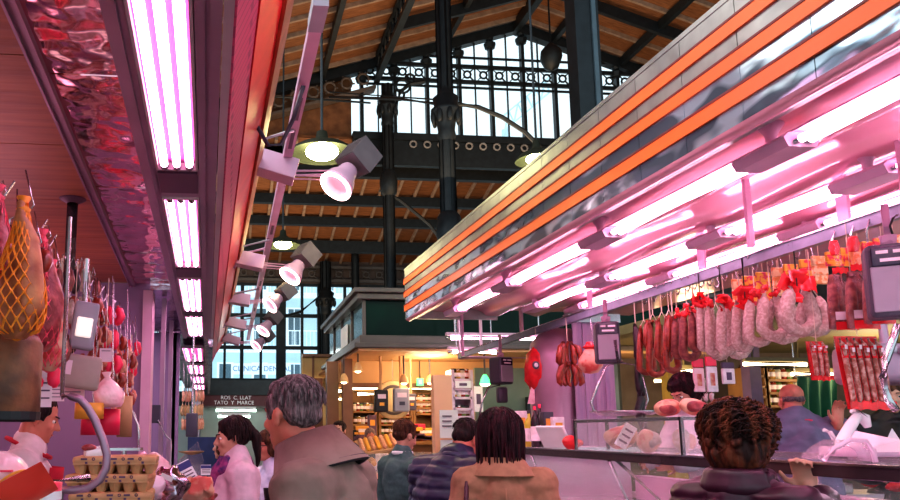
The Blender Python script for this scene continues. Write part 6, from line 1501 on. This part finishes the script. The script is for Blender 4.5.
# right edge person
t,k = person(893,398,5.6,RD(140),'shopper in a black padded jacket with light hair at the right picture edge',top='black',hair='hair_brown',hair_kind='bob',puff=.06,arms={0:((-.12,.08,-.22),(-.10,.34,-.24)),1:((.12,.08,-.22),(-.02,.34,-.26))})
# small far vendor with dark apron
t,k = person(561,408,8.2,RD(170),'small distant vendor with short dark hair and orange strap behind the bottles',skin='skin_ruddy',top='teal_knit',top_name='top',hair='hair_dark',hair_kind='short')
mb = MB(); sc=k['sc']; u=k['up']; mb.tube([sc(u(.10,.14,1.42)),sc(u(.10,.165,1.2)),sc(u(.10,.15,1.0))],.022,6); k['add'](mb,'orange_strap','orange_paper')
# far vendor white
t,k = person(370,437,10.6,RD(178),'far vendor in a white coat over a dark top in the warm stall',top='white_coat',top_name='coat',hair='hair_stub',hair_kind='thin',puff=.05,hpitch=.3,skin='skin_ruddy')
mb = MB(); sc=k['sc']; u=k['up']; mb.ell(sc(u(0,.13,1.36)),(.06,.06,.11)); k['add'](mb,'dark_top','black')
# butcher left
t,k = person(39,418,3.65,RD(-80),'butcher with cropped hair in a white coat and red apron behind the left counter',skin='skin_ruddy',top='white_coat',top_name='coat',hair='hair_dark',hair_kind='thin',puff=.035,wide=1.05,hpitch=.28,headscale=.92,H=1.76,lean=.06,arms={0:((-.05,.08,-.26),(.02,.32,-.30)),1:((.05,.08,-.26),(-.02,.32,-.30))})
mb = MB(); sc=k['sc']; u=k['up']
mb.tube([sc(u(.085*math.cos(2*PI*q/16),.0+.10*math.sin(2*PI*q/16),1.50-.04*math.sin(2*PI*q/16))) for q in range(16)],.010,6,closed=True)
mb.grid(lambda a,b:sc(u(.13*(a*2-1)*(.7+.3*b),.155-.06*(a*2-1)**2+.01,1.42-.55*b)),10,8); k['add'](mb,'red_apron','red_apron')
# ================================================================== LIGHT
w = bpy.data.worlds.new('world'); bpy.context.scene.world = w; w.use_nodes = True
nt = w.node_tree; bg = nt.nodes['Background']
tc = nt.nodes.new('ShaderNodeTexCoord'); sp = nt.nodes.new('ShaderNodeSeparateXYZ'); rp = nt.nodes.new('ShaderNodeValToRGB')
nt.links.new(tc.outputs['Generated'], sp.inputs[0]); nt.links.new(sp.outputs['Z'], rp.inputs[0])
rp.color_ramp.elements[0].color = (.62,.80,.86,1); rp.color_ramp.elements[1].color = (.72,.90,1,1); rp.color_ramp.elements[1].position = .6
nt.links.new(rp.outputs[0], bg.inputs[0]); bg.inputs[1].default_value = 1.35
def area(name, loc, rot, sx, sy, e, c):
    l = bpy.data.lights.new(name,'AREA'); l.shape='RECTANGLE'; l.size=sx; l.size_y=sy; l.energy=e; l.color=c
    o = bpy.data.objects.new(name,l); o.location=loc; o.rotation_euler=rot; col.objects.link(o); return o
def pt(name, loc, e, c, r=.2):
    l = bpy.data.lights.new(name,'POINT'); l.energy=e; l.color=c; l.shadow_soft_size=r; o=bpy.data.objects.new(name,l); o.location=loc; col.objects.link(o)
# unseen fill lamps added to brighten the plank roof and the striped canopy
area('roof_fill',(7,16,6.5),(PI,0,0),8,8,620,(1,.72,.45))
area('roof_fill',(0,24,4.5),(PI,0,0),10,5,420,(1,.70,.42))
area('hall_side_fill',(-6,6,7),(0,RD(-60),0),4,8,300,(.80,.92,1))
area('hall_side_fill',(-1.2,3.5,6.0),(0,RD(-42),0),2.5,6,150,(1,.93,.86))  # added fill aimed at the orange stripes; no skylight stands here
# stall interiors
pt('plank_fill',(-1.5,2.2,2.0),14,(1,.42,.40),.3); pt('plank_fill',(-1.3,3.9,1.9),10,(1,.45,.6),.3)  # unseen pink fill added to brighten the left plank ceiling
pt('fascia_fill',(.9,2.6,2.8),14,(1,.45,.62),.2); pt('fascia_fill',(.9,6.0,2.8),14,(1,.45,.62),.2)  # pink fill added for the left signboard fascia; no lamps hang here
pt('stall_light',(2.6,9.6,2.45),40,(1,.76,.46),.3)
pt('stall_light',(3.2,10.8,2.35),60,(1,.76,.46),.3); pt('stall_light',(4.6,11,2.3),40,(1,.78,.48),.3)
pt('stall_light',(7.2,7.8,2.2),40,(1,.72,.38),.3); pt('stall_light',(5.2,8.2,2.2),30,(1,.72,.38),.3)
pt('aisle_light',(1.0,14.5,2.9),30,(.9,1,.95),.3)
sc_ = bpy.context.scene; sc_.view_settings.view_transform = 'Standard'; sc_.view_settings.look = 'Medium High Contrast'; sc_.view_settings.exposure = 0.0
